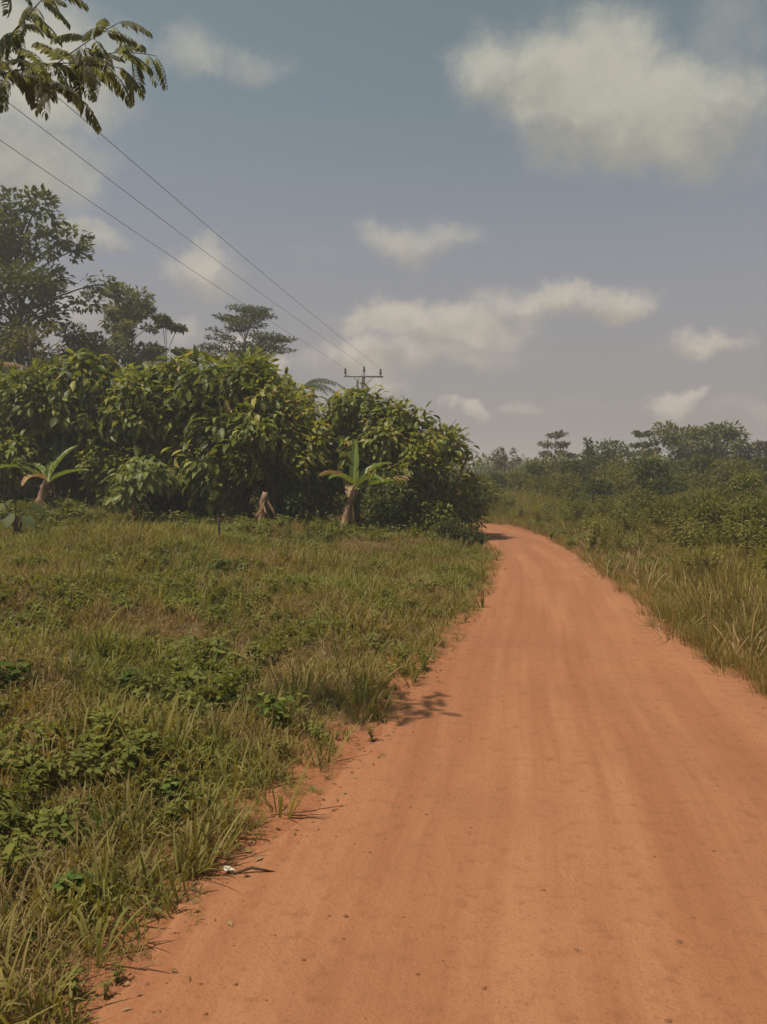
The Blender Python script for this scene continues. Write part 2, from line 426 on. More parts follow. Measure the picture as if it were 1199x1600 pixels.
# road ribbon
na = 29
us = np.linspace(-1, 1, na)
alen = np.concatenate([[0], np.cumsum(np.linalg.norm(np.diff(RC, axis=0), axis=1))])
fine = np.interp(np.linspace(0, alen[-1], 1400), alen, np.arange(len(RC)))
def lerp_rows(A, f):
    i = np.minimum(f.astype(int), len(A) - 2); t = (f - i)
    return A[i] * (1 - t)[:, None] + A[i + 1] * t[:, None]
L2, R2 = lerp_rows(RL, fine), lerp_rows(RR, fine)
ss = np.linspace(0, alen[-1], 1400)
edgeL = (vnoise(ss, ss * 0, .8) - .5) * .20 + (vnoise(ss, ss * 0 + 9, .22) - .5) * .14
edgeR = (vnoise(ss, ss * 0 + 40, .9) - .5) * .26 + (vnoise(ss, ss * 0 + 50, .25) - .5) * .10
acrs = unit(R2 - L2); mid0 = (L2 + R2) / 2
L2 = L2 - acrs * (edgeL[:, None] + .04); R2 = R2 + acrs * (edgeR[:, None] + .04)
mid = (L2 + R2) / 2; half = (R2 - L2) / 2
XY = mid[:, None] + half[:, None] * us[None, :, None]
xx, yy = XY[..., 0].ravel(), XY[..., 1].ravel()
gh = H(xx, yy).reshape(1400, na)
prof = .055 * (1 - us ** 2) 
ruts = -.016 * (np.exp(-((us + .48) / .16) ** 2) + np.exp(-((us - .42) / .17) ** 2))
zz = gh + .006 + (prof + ruts)[None] + ((vnoise(xx, yy, .6) - .5) * .012 + (vnoise(xx, yy, .17) - .5) * .006).reshape(1400, na) * (1 - np.abs(us) ** 8)[None]
ri = (np.arange(1399)[:, None] * na + np.arange(na - 1)[None]).ravel()
B = Buf(); B.add(np.stack([xx, yy, zz.ravel()], 1), [np.stack([ri, ri + 1, ri + na + 1, ri + na], 1)], np.tile((us + 1) / 2, 1400))
def road_mat():
    m, t, out = new_mat('laterite_road')
    pos = geo_pos(t); uv = t.node('ShaderNodeUVMap', uv_map='along').outputs[0]
    # streaks drawn out along the wheel tracks
    st = t.noise(t.vmath('MULTIPLY', uv, (2.6, .11, 0)), 1.0, 5.0, .6)
    st2 = t.noise(t.vmath('MULTIPLY', uv, (8.0, .22, 0)), 1.0, 4.0, .6)
    n1 = t.noise(pos, .55, 5.0, .6); n2 = t.noise(pos, 9.0, 6.0, .65); n3 = t.noise(pos, 60.0, 3.0, .6)
    col = t.mix(t.smooth(st, .34, .68), (.248, .099, .047), (.310, .136, .068))
    col = t.mix(t.smooth(st2, .45, .75, 0, .25), col, (.345, .165, .086))
    col = t.mix(t.smooth(n1, .42, .70, 0, .45), col, (.215, .088, .047))
    col = t.mix(t.smooth(n2, .50, .72, 0, .55), col, (.185, .075, .037))
    col = t.mix(t.smooth(n3, .55, .72, 0, .6), col, (.17, .070, .035))
    hgt = t.math('ADD', t.math('MULTIPLY', n2, .7), t.math('ADD', t.math('MULTIPLY', n3, .25), t.math('MULTIPLY', st2, .5)))
    t.l.new(principled(t, col, .93, .1, bump(t, hgt, .8, .022)), out.inputs[0]); return m
me = B.mesh('dirt_road', road_mat(), True)
uvl = me.uv_layers.new(name='along')
vi = np.empty(len(me.loops), np.int32); me.loops.foreach_get('vertex_index', vi)
UV = np.stack([np.einsum('ijk,ik->ij', XY - mid0[:, None], acrs).ravel(), np.repeat(ss, na)], 1)
uvl.data.foreach_set('uv', UV[vi].astype(np.float32).ravel())
link('dirt_road', me, kind='structure')
def road_z(x, y):
    i = np.argmin((mid[:, 0] - x) ** 2 + (mid[:, 1] - y) ** 2)
    u = np.clip(((np.array([x, y]) - mid[i]) @ unit(half[i])) / np.linalg.norm(half[i]), -1, 1)
    return float(np.interp(u, us, zz[i]))
def ground_hit(px, py):
    d = ray(px, py); t = .5
    while t < 400:
        p = np.array([0, 0, CAM_H]) + d * t
        if p[2] < gz(p[0], p[1]) + .01: return p
        t += .04 + t * .004
    return p

# ------------------------------------------------------------------ trees
def crown_clumps(style, h, w, r, n=24):
    """clump centres, radii in the tree's own space (base at 0, height h, crown width w)"""
    C = []
    if style in ('dome', 'bush'):
        z0 = (.25 if style == 'dome' else .06) * h
        for _ in range(n):
            th = r.random() * 2 * np.pi; v = r.random() ** .8
            zz = z0 + (h - z0) * v * .93
            rad = w / 2 * math.sqrt(max(0.02, 1 - ((v - .38) / .66) ** 2)) * (.55 + .4 * r.random())
            cr = w * (.13 + .08 * r.random())
            rad = max(0, rad - cr * .45)
            C.append(((rad * math.cos(th), rad * math.sin(th), min(zz, h - cr * .6)), (cr, cr, cr * (.75 + .3 * r.random()))))
        if style == 'dome':
            for _ in range(n // 3):
                th = r.random() * 2 * np.pi; v = .25 + .68 * r.random(); q = w / 2 * math.sqrt(max(.03, 1 - ((min(v, 1) - .38) / .66) ** 2)) * (.95 + .15 * r.random()); cr = w * (.05 + .04 * r.random())
                C.append(((q * math.cos(th), q * math.sin(th), z0 + (h - z0) * v), (cr, cr, cr * 1.2)))
    elif style == 'open':
        z0 = .36 * h
        for _ in range(n):
            th = r.random() * 2 * np.pi; v = r.random() ** .85
            zz = z0 + (h - z0) * v * .95
            rad = w / 2 * math.sqrt(max(.05, 1 - ((v - .45) / .62) ** 2)) * (.25 + .7 * r.random())
            cr = w * (.085 + .06 * r.random())
            C.append(((rad * math.cos(th), rad * math.sin(th), zz), (cr, cr, cr * (.5 + .25 * r.random()))))
    elif style == 'layered':
        tiers = 4
        for k in range(tiers):
            v = k / (tiers - 1)
            rr = w / 2 * (1 - .62 * v) * (1.0 if k else .95)
            zz = h * (.52 + .46 * v)
            for j in range(max(3, n // tiers - k)):
                th = j * 2.4 + k + r.random() * .8
                q = rr * (.35 + .62 * r.random())
                C.append(((q * math.cos(th), q * math.sin(th), zz + (r.random() - .5) * h * .05), (w * .105, w * .105, w * .02)))
    elif style == 'column':
        for _ in range(n):
            v = r.random(); th = r.random() * 2 * np.pi
            q = w * .25 * math.sqrt(max(.1, 1 - (2 * v - .9) ** 2))
            C.append(((q * math.cos(th), q * math.sin(th), h * (.08 + .85 * v)), (w * .26, w * .26, w * .34)))
    elif style == 'wispy':
        for _ in range(n):
            th = r.random() * 2 * np.pi; v = r.random()
            q = w / 2 * (.3 + .7 * r.random()) * (.6 + .4 * v)
            C.append(((q * math.cos(th), q * math.sin(th), h * (.45 + .5 * v)), (w * .11, w * .11, w * .06)))
    return C

def fill_leaves(buf, C, total, L, Wd, droop, r, fine, curl, spread=.7, tone_mu=.45):
    vol = np.array([max(c[1][0] * c[1][1], .01) for c in C]); cnt = np.maximum(6, (total * vol / vol.sum())).astype(int)
    for (c, rad), n in zip(C, cnt):
        u = unit(r.normal(size=(n, 3))); k = (.35 + .65 * r.random(n) ** .6)[:, None]
        P = np.asarray(c) + u * k * np.asarray(rad)
        out = unit(P - np.array([0, 0, c[2] - rad[2] * 1.2]))
        d = unit(out * .55 + u * .5 + r.normal(size=(n, 3)) * spread * .6 + np.array([0, 0, -droop]))
        nr = unit(np.array([0, 0, 1.0]) + u * .5 + r.normal(size=(n, 3)) * .35)
        s = (.65 + .6 * r.random(n))
        tn = np.clip(tone_mu + r.normal(size=n) * .22 + (r.random() - .5) * .34 + (r.random(n) > .965) * .4, 0, 1)
        leaves(buf, P, d, nr, L * s, Wd * s, curl, tn, fine, r)

def tree_meshes(name, style, h, w, seed, nleaf, L, Wd, leafm, barkm, droop=.3, own=None, fine=False, nclump=24, trunk_r=.12, stems=1, curl=.25, lean=(0, 0), split=.3, tone_mu=.45, limbs=True):
    r = np.random.default_rng(seed)
    C = own if own else crown_clumps(style, h, w, r, nclump)
    C = [((c[0] + lean[0] * c[2] / h, c[1] + lean[1] * c[2] / h, c[2]), rd) for c, rd in C]
    cb = Buf(); fill_leaves(cb, C, nleaf, L, Wd, droop, r, fine, curl, tone_mu=tone_mu)
    tb = Buf(); lb = Buf()
    top = np.array([lean[0] * .85, lean[1] * .85, h * .86])
    if stems == 1:
        n = 9; t = np.linspace(0, 1, n)[:, None]
        pts = t * top + np.concatenate([r.normal(size=(n, 2)) * trunk_r * .5, np.zeros((n, 1))], 1) * (t > 0) * (t < 1)
        pts[0, 2] = -.25
        tr = trunk_r * (1 - .82 * t[:, 0]) ; tr[0] *= 1.35
        tube(tb, pts, tr, 9)
        start = lambda z: np.array([np.interp(z, pts[:, 2], pts[:, k]) for k in range(3)])
        tops = None
    else:
        sp = np.array([0, 0, h * split * .5]); tube(tb, [(0, 0, -.25), sp * .5, sp], [trunk_r * 1.3, trunk_r, trunk_r * .9], 9)
        tops = []
        for k in range(stems):
            th = 2 * np.pi * k / stems + r.random()
            e = np.array([math.cos(th) * w * .28, math.sin(th) * w * .28, h * (.6 + .2 * r.random())])
            pts = bez(sp * .95, sp + np.array([e[0] * .25, e[1] * .25, h * .25]), e, 7)
            tube(tb, pts, np.linspace(trunk_r * .7, .025, 7), 7); tops.append(pts)
    if limbs:
        for c, rd in C:
            c = np.asarray(c)
            if tops is None:
                zs = max(h * .18, min(c[2] - .25 * np.hypot(c[0], c[1]) - .06 * h, h * .8))
                a = start(zs); base_r = trunk_r * (1 - .82 * zs / (h * .86)) * .5
            else:
                pts = tops[int(np.argmin([np.linalg.norm(p[-1] - c) for p in tops]))]
                a = pts[np.argmin(np.abs(pts[:, 2] - (c[2] - .15 * h)))]; base_r = trunk_r * .28
            m = (a + c) / 2 + np.array([0, 0, .10 * np.linalg.norm(c - a)]) + r.normal(size=3) * .05
            tube(lb, bez(a, m, c, 5), np.linspace(max(base_r, .014), .009 + .0012 * h, 5), 5, False)
    out = {'trunk': tb.mesh(name + '_trunk', barkm, True), 'crown': cb.mesh(name + '_crown', leafm)}
    if limbs: out['limbs'] = lb.mesh(name + '_limbs', barkm, True)
    return out

def plant_tree(name, meshes, label, cat, loc, rotz=0., scale=1., group=None):
    t = thing(name, label, cat, loc, rotz, group, scale)
    for k, me in meshes.items():
        link(k, me, t, kind='stuff' if k in ('crown', 'limbs') else None)
    return t
def spot(px, D): 
    p = at(px, 745, D); return np.array([p[0], D, gz(p[0], D) - .02])
def size_at(px, top, D):
    b = spot(px, D); return b, at(px, top, D)[2] - b[2]

# --- the dark hedge of cocoa-like trees on the left bank
cocoa = []
for k in range(5):
    cocoa.append(tree_meshes('hedge_tree', 'dome', 5.0, 4.0, 20 + k, [3300, 4200, 2900, 3800, 3100][k], [.38, .30, .42, .33, .40][k], [.16, .12, .17, .15, .15][k], M['cocoa'], M['bark'], tone_mu=[.42, .5, .36, .55, .46][k], droop=[.75, .5, .95, .6, .8][k], fine=True, nclump=30, trunk_r=.10, stems=4, curl=.35))
HEDGE = [  # px, top, D, label
    (-30, 600, 28.5, 'bushy cocoa-like tree at the left end of the dark hedge'),
    (55, 578, 27.5, 'bushy tree of the hedge standing right behind the short banana plant with three leaves'),
    (140, 562, 28.5, 'round topped bushy tree in the hedge right of the short banana plant'),
    (215, 590, 27.5, 'bushy hedge tree with big drooping leaves behind the pale young tree'),
    (300, 558, 28.0, 'tall bushy hedge tree just right of the pale young tree, below the flat-topped dark tree'),
    (375, 563, 27.0, 'dense yellow-green hedge tree in front of the trunk of the flat-topped dark tree'),
    (428, 594, 26.5, 'bushy tree with yellowing leaves at the right end of the tall hedge, beside the gap'),
    (558, 614, 28.0, 'bushy tree in front of the utility pole, hiding its foot'),
    (625, 634, 27.0, 'rounded bushy tree to the right of the utility pole'),
]
for i, (px, top, D, lab) in enumerate(HEDGE):
    b, h = size_at(px, top, D)
    plant_tree('hedge_tree', cocoa[i % 5], lab, 'tree', b, i * 1.9 + .4, h / 5.0, 'bushy trees of the hedge on the left bank')
for i, (px, top, D) in enumerate([(10, 590, 33), (95, 592, 32.5), (200, 580, 33), (260, 592, 32), (385, 560, 32), (-70, 590, 33), (-120, 600, 30), (585, 640, 32.0)]):
    b, h = size_at(px, top, D)
    plant_tree('hedge_tree', cocoa[(i + 2) % 5], 'bushy tree mostly hidden behind the front row of the hedge', 'tree', b, i * 2.3, h / 5.0, 'bushy trees in the back row of the hedge')

# smaller shrubs of the hedge, down to the road bend
bushA = tree_meshes('roadside_bush', 'bush', 3.0, 3.0, 41, 2300, .20, .085, M['cocoa'], M['bark'], droop=.45, fine=True, nclump=26, trunk_r=.05, stems=5, split=.12)
bushB = tree_meshes('roadside_bush', 'bush', 2.0, 2.4, 42, 1700, .17, .075, M['deep'], M['bark'], droop=.35, fine=True, nclump=24, trunk_r=.04, stems=5, split=.12)
bushC = tree_meshes('roadside_bush', 'bush', 2.4, 3.4, 43, 2300, .22, .10, M['olive'], M['bark'], droop=.3, nclump=28, trunk_r=.05, stems=5, split=.12)
bushD = tree_meshes('roadside_bush', 'bush', 2.6, 3.2, 44, 2300, .24, .11, M['deep'], M['bark'], droop=.3, nclump=22, trunk_r=.05, stems=5, split=.12)
for px, top, D, me, hh, lab in [
    (686, 670, 27.5, bushA, 3.0, 'leafy shrub with bare twigs sticking out of its top, before the road bend'),
    (655, 700, 26.0, bushA, 3.0, 'leafy shrub in the hedge right of the banana plant with a brown-tipped leaf'),
    (722, 745, 29.0, bushB, 2.0, 'low dark shrub at the inside of the road bend'),
    (480, 735, 26.0, bushB, 2.0, 'low dark shrub under the gap in the hedge, left of the leaning banana plant'),
    (610, 745, 25.5, bushB, 2.0, 'low dark shrub right beside the leaning banana plant'),
    (702, 808, 22.8, bushB, 2.0, 'knee-high dark bush on the verge under the last shrubs of the hedge'),
    (738, 818, 23.2, bushB, 2.0, 'knee-high dark bush at the left road edge just before the bend'),
    (745, 742, 41.0, bushC, 2.4, 'small olive shrub standing beyond the far end of the visible road'),
    ]:
    b, h = size_at(px, top, D)
    plant_tree('roadside_bush', me, lab, 'shrub', b, px * .7, h / hh, 'shrubs at the foot of the hedge')
for px, top, D in [(-20, 715, 35), (75, 720, 36), (165, 715, 35.5), (255, 720, 36), (335, 715, 35), (415, 720, 36), (500, 715, 34.5), (30, 725, 31), (310, 725, 30.5), (205, 725, 31), (440, 730, 30)]:  # added bushes, keep light from behind off the foot of the hedge
    b, h = size_at(px, top, D)
    plant_tree('roadside_bush', bushD, 'bush added behind the trunks of the hedge to darken its foot', 'shrub', b, px * .7, h / 2.6, 'bushes added behind the hedge trunks to block light')
# --- pale young tree in front of the hedge
b, h = size_at(220, 712, 24.5)
pale = tree_meshes('young_tree', 'dome', h, 2.1, 55, 420, .34, .13, M['pale'], M['bark'], droop=.95, fine=True, nclump=12, trunk_r=.035, curl=.3, limbs=True)
plant_tree('young_tree', pale, 'pale young tree with limp hanging leaves in front of the dark hedge', 'tree', b, .4)

# --- taller trees behind the hedge
def tall(px, top, D, name, label, style, wpx, seed, nleaf, L, Wd, leafm, barkm, group=None, **kw):
    b, h = size_at(px, top, D); w = wpx / FPX * D
    me = tree_meshes(name, style, h, w, seed, nleaf, L, Wd, leafm, barkm, **kw)
    return plant_tree(name, me, label, 'tree', b, seed * .37, 1.0, group)
def tiers(cx, D, rows):
    b = spot(cx, D); r = np.random.default_rng(int(cx)); out = []
    for px, py, q in rows:
        p = at(px, py, D) - b; rad = q / FPX * D
        for k in range(2):
            out.append(((p[0] + (r.random() - .5) * rad * .6, (r.random() - .5) * (2.5 + rad), p[2] + (r.random() - .5) * .15), (rad * .9, rad * .85, rad * .07 + .03)))
    return out
tall(40, 300, 46, 'shade_tree', 'tall dark broadleaf tree, the highest one, rising over the left end of the hedge', 'open', 275, 61, 9500, .38, .21, M['deep'], M['darkbark'], nclump=64, trunk_r=.30, droop=.2)
tall(48, 465, 38, 'small_tree', 'small yellowish-green tree in front of the trunk of the highest tree', 'dome', 105, 62, 1500, .28, .14, M['olive'], M['bark'], nclump=18, trunk_r=.12, droop=.4)
tall(200, 448, 52, 'pale_tree', 'grey-green tree with thin dark trunk between the highest tree and the flat-topped tree', 'open', 150, 63, 7500, .34, .19, M['grey'], M['darkbark'], nclump=56, trunk_r=.15, droop=.15, tone_mu=.62)
tall(262, 505, 50, 'layered_tree', 'dark tree with lopsided tiers just left of the flat-topped tree', 'layered', 120, 64, 3400, .28, .15, M['deep'], M['darkbark'], nclump=22, trunk_r=.12, droop=.1, lean=(.6, 0))
tall(120, 505, 45, 'small_tree', 'dark rounded tree filling in beneath the highest tree', 'dome', 110, 65, 2000, .28, .15, M['deep'], M['bark'], nclump=20, trunk_r=.12)
tall(155, 520, 46, 'small_tree', 'dull green rounded tree below the grey-green tree', 'dome', 90, 66, 1500, .28, .15, M['grey'], M['bark'], nclump=18, trunk_r=.12)
tall(385, 468, 60, 'flat_topped_tree', 'dark flat-topped tree with wide level tiers of branches', 'layered', 160, 67, 7500, .22, .10, M['deep'], M['darkbark'], trunk_r=.15, droop=.05, tone_mu=.2,
     own=tiers(385, 60, [(372, 478, 26), (388, 484, 30), (350, 492, 20), (405, 492, 22), (370, 498, 30), (335, 515, 14), (392, 508, 26), (365, 512, 22), (330, 540, 24), (352, 546, 30),
                         (378, 540, 24), (405, 540, 26), (430, 533, 30), (455, 534, 18), (440, 547, 26), (400, 552, 24), (340, 530, 12), (415, 525, 12), (360, 528, 12), (320, 552, 16)]))
tall(350, 530, 62, 'small_tree', 'brownish thin tree at the left side of the flat-topped tree', 'wispy', 80, 68, 900, .28, .14, M['dusty'], M['darkbark'], nclump=18, trunk_r=.1)

# --- right side: shrubs and trees past the meadow
RIGHT = [
    (790, 697, 68, 'bare_tree', 'thin brownish half-bare tree above the end of the road', 'wispy', 62, 700, .26, .12, 'dusty', 16, .08),
    (868, 677, 70, 'flat_topped_tree', 'small flat-topped tree to the right of the half-bare brownish tree', 'layered', 100, 1500, .30, .15, 'dusty', 24, .12),
    (918, 684, 66, 'narrow_tree', 'narrow dark column-shaped tree on the right skyline', 'column', 22, 700, .28, .15, 'deep', 14, .09),
    (958, 693, 66, 'round_tree', 'wide dark round-topped tree next to the narrow column-shaped tree', 'dome', 95, 2400, .30, .16, 'deep', 26, .14),
    (1003, 677, 68, 'flat_topped_tree', 'little umbrella-shaped tree with few tiers on the right skyline', 'layered', 62, 900, .30, .15, 'deep', 16, .09),
    (1058, 666, 70, 'feathery_tree', 'pale feathery tree, left one of the two tallest on the right skyline', 'open', 125, 3000, .38, .20, 'grey', 34, .12),
    (1122, 668, 70, 'feathery_tree', 'pale feathery tree, right one of the two tallest on the right skyline', 'open', 125, 3000, .38, .20, 'grey', 34, .12),
    (1182, 692, 70, 'feathery_tree', 'thin greyish tree at the right edge of the skyline', 'open', 75, 1300, .30, .16, 'dusty', 22, .11),
    (1240, 690, 60, 'feathery_tree', 'greyish tree cut by the right border of the view', 'open', 75, 1300, .30, .16, 'grey', 22, .11),
]
for i, (px, top, D, nm, lab, st, wpx, nl, L, Wd, lm, nc, tr) in enumerate(RIGHT):
    tall(px, top, D, nm, lab, st, wpx, 80 + i, nl, L, Wd, M[lm], M['darkbark'], nclump=nc, trunk_r=tr, droop=.1)
SHR = [  # px, top, D, mesh, h, label
    (1015, 722, 41, bushD, 2.6, 'big dark green bush in the middle of the right bank'),
    (935, 752, 40, bushD, 2.6, 'dark bush left of the big dark green bush'),
    (885, 742, 44, bushC, 2.4, 'olive bush with lit top behind the meadow, near the road bend'),
    (845, 745, 47, bushC, 2.4, 'olive bush closest to the end of the road on its right side'),
    (905, 775, 37, bushB, 2.0, 'low dark bush standing out into the tall grass'),
    (1010, 770, 30, bushC, 2.4, 'low olive bush in the tall grass in front of the big dark green bush'),
    (1085, 778, 27, bushB, 2.0, 'low dark bush in the tall grass between the big dark bush and the right border'),
    (955, 785, 33, bushC, 2.4, 'low olive bush in the tall grass nearest to the road edge'),
    (1130, 765, 29, bushC, 2.4, 'olive bush in the tall grass left of the two bushes near the right border'),
    (860, 788, 40, bushB, 2.0, 'low dark bush close to the road edge where it starts to bend'),
    (1185, 785, 20, bushC, 2.4, 'waist-high olive bush at the right border, nearest of all to the road'),
    (1115, 782, 23, bushC, 2.4, 'waist-high olive bush in the tall grass a little left of the right border'),
    (1040, 784, 25, bushC, 2.4, 'waist-high olive bush in the middle of the tall grass'),
    (985, 790, 27, bushB, 2.0, 'waist-high dark bush in the tall grass, left of the waist-high olive ones'),
    (910, 784, 34, bushC, 2.4, 'waist-high olive bush in the grass above the outer edge of the road bend'),
    (1165, 742, 33, bushA, 3.0, 'broad-leaved bush near the right border, upper one'),
    (1190, 778, 27, bushB, 2.0, 'dark bush near the right border, lower one'),
    (1090, 742, 44, bushC, 2.4, 'olive bush to the right of the big dark green bush'),
    (970, 735, 48, bushC, 2.4, 'olive bush behind the big dark green bush'),
    (805, 738, 52, bushC, 2.4, 'olive bush under the half-bare brownish tree'),
    (1130, 735, 46, bushD, 2.6, 'dark bush under the right feathery tree'),
    (770, 742, 50, bushD, 2.6, 'dark little bush just beyond the last bit of road'),
    (1055, 725, 50, bushD, 2.6, 'dark bush below the left feathery tree'),
    (1230, 745, 36, bushA, 3.0, 'broad-leaved bush cut by the right border of the view'),
    (925, 722, 56, bushD, 2.6, 'dark bush at the foot of the narrow column-shaped tree'),
    (860, 715, 58, bushC, 2.4, 'olive bush at the foot of the small flat-topped tree'),
    (990, 738, 45, bushC, 2.4, 'olive bush just left of and behind the big dark green bush'),
    (1045, 735, 43, bushC, 2.4, 'olive bush touching the right side of the big dark green bush'),
    (1105, 718, 47, bushD, 2.6, 'taller dark bush between the two feathery trees'),
    (1150, 722, 44, bushC, 2.4, 'tall olive bush below the thin greyish tree at the edge of the skyline'),
    (895, 722, 52, bushD, 2.6, 'tall dark bush between the small flat-topped tree and the narrow column-shaped tree'),
    (830, 728, 54, bushD, 2.6, 'dark bush left of the foot of the small flat-topped tree'),
    (1195, 720, 46, bushD, 2.6, 'tall dark bush behind the two bushes near the right border'),
    (960, 722, 52, bushC, 2.4, 'tall olive bush in front of the wide round-topped tree'),
    (1015, 715, 55, bushC, 2.4, 'tall olive bush below the little umbrella-shaped tree'),
]
for px, top, D, me, hh, lab in SHR:
    b, h = size_at(px, top, D)
    h *= 1.03
    plant_tree('meadow_bush', me, lab, 'bush', b, px * .31, h / hh, 'bushes along the back of the right bank')

# far-off bush that reads as one mass
r = np.random.default_rng(99)
fb = Buf()
for k in range(150):
    D = 85 + 130 * r.random() ** 1.2; X = (r.random() * 2.2 - 1.1) * D * .8
    hh = 2.0 + 1.8 * r.random() + (D - 85) * .018
    z = gz(X, D)
    C = [((X + (r.random() - .5) * 6, D + (r.random() - .5) * 4, z + hh * (.15 + .75 * r.random())), (1.2 + r.random() * .8, 1.2, .9)) for _ in range(9)]
    for c, rad in C:
        n = 60; u = unit(r.normal(size=(n, 3))); Pq = np.asarray(c) + u * np.asarray(rad)
        leaves(fb, Pq, unit(u + r.normal(size=(n, 3)) * .6), unit(u + np.array([0, 0, 1.])), .75 * (.6 + .6 * r.random(n)), .45, .2, np.clip(.4 + r.normal(size=n) * .2 + (r.random() - .5) * .2, 0, 1), False, r)
link('distant_bush', fb.mesh('distant_bush', M['grey']), kind='stuff')

# ------------------------------------------------------------------ oil palms and bare stubs in the gap
def frond_mesh(name, L, seed, mat):
    r = np.random.default_rng(seed); B = Buf()
    t = np.linspace(0, 1, 10); pts = np.stack([L * (t * .92), 0 * t, L * (.52 * t - .85 * t ** 2.3)], 1)
    tube(B, pts, np.linspace(.03, .008, 10), 5, False, .6)
    n = 44; tt = np.repeat(np.linspace(.16, .99, n), 2); sd = np.tile([-1., 1.], n)
    Pq = np.stack([np.interp(tt, t, pts[:, k]) for k in range(3)], 1)
    tan = unit(np.stack([np.interp(tt, t, np.gradient(pts[:, k])) for k in range(3)], 1))
    side = np.stack([0 * tt, sd, 0 * tt], 1)
    d = unit(side + tan * .55 + np.array([0, 0, -.35]) + r.normal(size=(2 * n, 3)) * .12)
    leaves(B, Pq, d, np.cross(d, tan) * sd[:, None] * -1, L * .22 * np.sin(np.clip(tt * 3.0, .3, 2.9)) + .1, .05, .4, np.clip(.45 + r.normal(size=2 * n) * .15, 0, 1), False, r)
    return B.mesh(name, mat)
FR = [frond_mesh('frond', 3.2, 5 + k, M['palm']) for k in range(2)]
FRD = frond_mesh('frond', 3.2, 9, M['dry'])
def palm(px, top, D, label, nf=16, s=1.0, dry=0):
    b, h = size_at(px, top, D); th = h - 1.4 * s
    T = thing('oil_palm', label, 'palm', b)
    B = Buf(); tube(B, [(0, 0, -.2), (.05, 0, th * .5), (0, 0, th)], [.24 * s, .2 * s, .2 * s], 10); link('trunk', B.mesh('palm_trunk', M['darkbark'], True), T)
    for k in range(nf):
        o = link('frond', FRD if k < dry else FR[k % 2], T); o.location = (0, 0, th)
        o.rotation_euler = (0, R(-34 + 62 * (k % 4) / 3 + random.random() * 10), k * 2.399); o.scale = (s * (.8 + .3 * random.random()),) * 3
palm(468, 582, 58, 'greyish oil palm showing through the gap in the hedge left of the utility pole', 16, .95)
palm(-22, 548, 36, 'palm with a few brown fronds at the left edge above the hedge', 14, .8, 3)
for px, top, D, lab in [(446, 585, 44, 'bare dead stub poking up at the left of the gap in the hedge'), (489, 604, 44, 'bare dead stub poking up right in the gap in the hedge')]:
    b, h = size_at(px, top, D); B = Buf(); tube(B, [(0, 0, -.2), (.06, 0, h * .6), (.02, 0, h)], [.13, .10, .085], 8); 
    t = link('dead_stub', B.mesh('dead_stub', M['darkbark'], True)); t.location = b; tag(t, lab, 'dead trunk', 'dead stubs in the hedge gap')

# ------------------------------------------------------------------ utility pole and wires
PD = 64.0
pb = at(568, 745, PD); pz = gz(pb[0], PD); ptop = at(568, 584, PD)[2]
pole = thing('utility_pole', 'utility pole with crossarm and three insulators behind the hedge', 'utility pole', (pb[0], PD, pz), math.atan(.1425))
hp = ptop - pz
B = Buf(); tube(B, [(0, 0, -.5), (0, 0, hp * .5), (0, 0, hp)], [.20, .17, .14], 10); link('post', B.mesh('post', M['concrete'], True), pole)
B = Buf(); box(B, (0.0, -.18, hp - .22), (2.95, .10, .12)); link('crossarm', B.mesh('crossarm', M['steel']), pole)
B = Buf(); tube(B, [(-.75, -.16, hp - .28), (0, -.15, hp - .95)], [.022, .022], 5); bm_ = B.mesh('brace', M['steel']); link('brace', bm_, pole)
B = Buf(); tube(B, [(.75, -.16, hp - .28), (0, -.15, hp - .95)], [.022, .022], 5); link('brace', B.mesh('brace', M['steel']), pole)
ins_prof = [(.0, 0), (.035, 0), (.035, .10), (.10, .11), (.11, .17), (.07, .20), (.07, .24), (.105, .26), (.10, .32), (.06, .35), (.06, .40), (.085, .42), (.075, .48), (.04, .52), (.0, .54)]
B = Buf(); lathe(B, (0, 0, 0), ins_prof, 12); ime = B.mesh('insulator', M['porcelain'], True)
heads = []
for x, dz in ((-1.36, -.16), (.06, .02), (1.28, -.16)):
    o = link('insulator', ime, pole); o.location = (x, -.18 if abs(x) > .5 else 0, hp + dz)
    heads.append((x, -.18 if abs(x) > .5 else 0, hp + dz + .5))
ca, sa = math.cos(math.atan(.1425)), math.sin(math.atan(.1425))
LAB = ['power line hanging lowest at the left, from the left insulator of the pole', 'middle power line of the three running to the pole', 'power line nearest to the road side, from the right insulator of the pole']
AIM = [(0, 218), (40, 180), (130, 185)]
for (x, y, z), lab, (wx, wy) in zip(heads, LAB, AIM):
    p0 = np.array([pb[0] + x * ca - y * sa, PD + x * sa + y * ca, pz + z])
    p1 = at(wx, wy, 17.7)
    q = p0 + (p1 - p0) * ((PD + 30) / (PD - 17.7))
    s = np.linspace(0, 1, 60)[:, None]
    pts = p0 + (q - p0) * s
    pts[:, 2] -= .32 * np.sin(np.pi * s[:, 0]) * np.sin(np.pi * np.clip(s[:, 0] * 2, 0, 1)) * .5
    B = Buf(); tube(B, pts, np.full(60, .0075), 5, False); o = link('power_line', B.mesh('power_line', M['wire'], True)); tag(o, lab, 'power line', 'power lines')

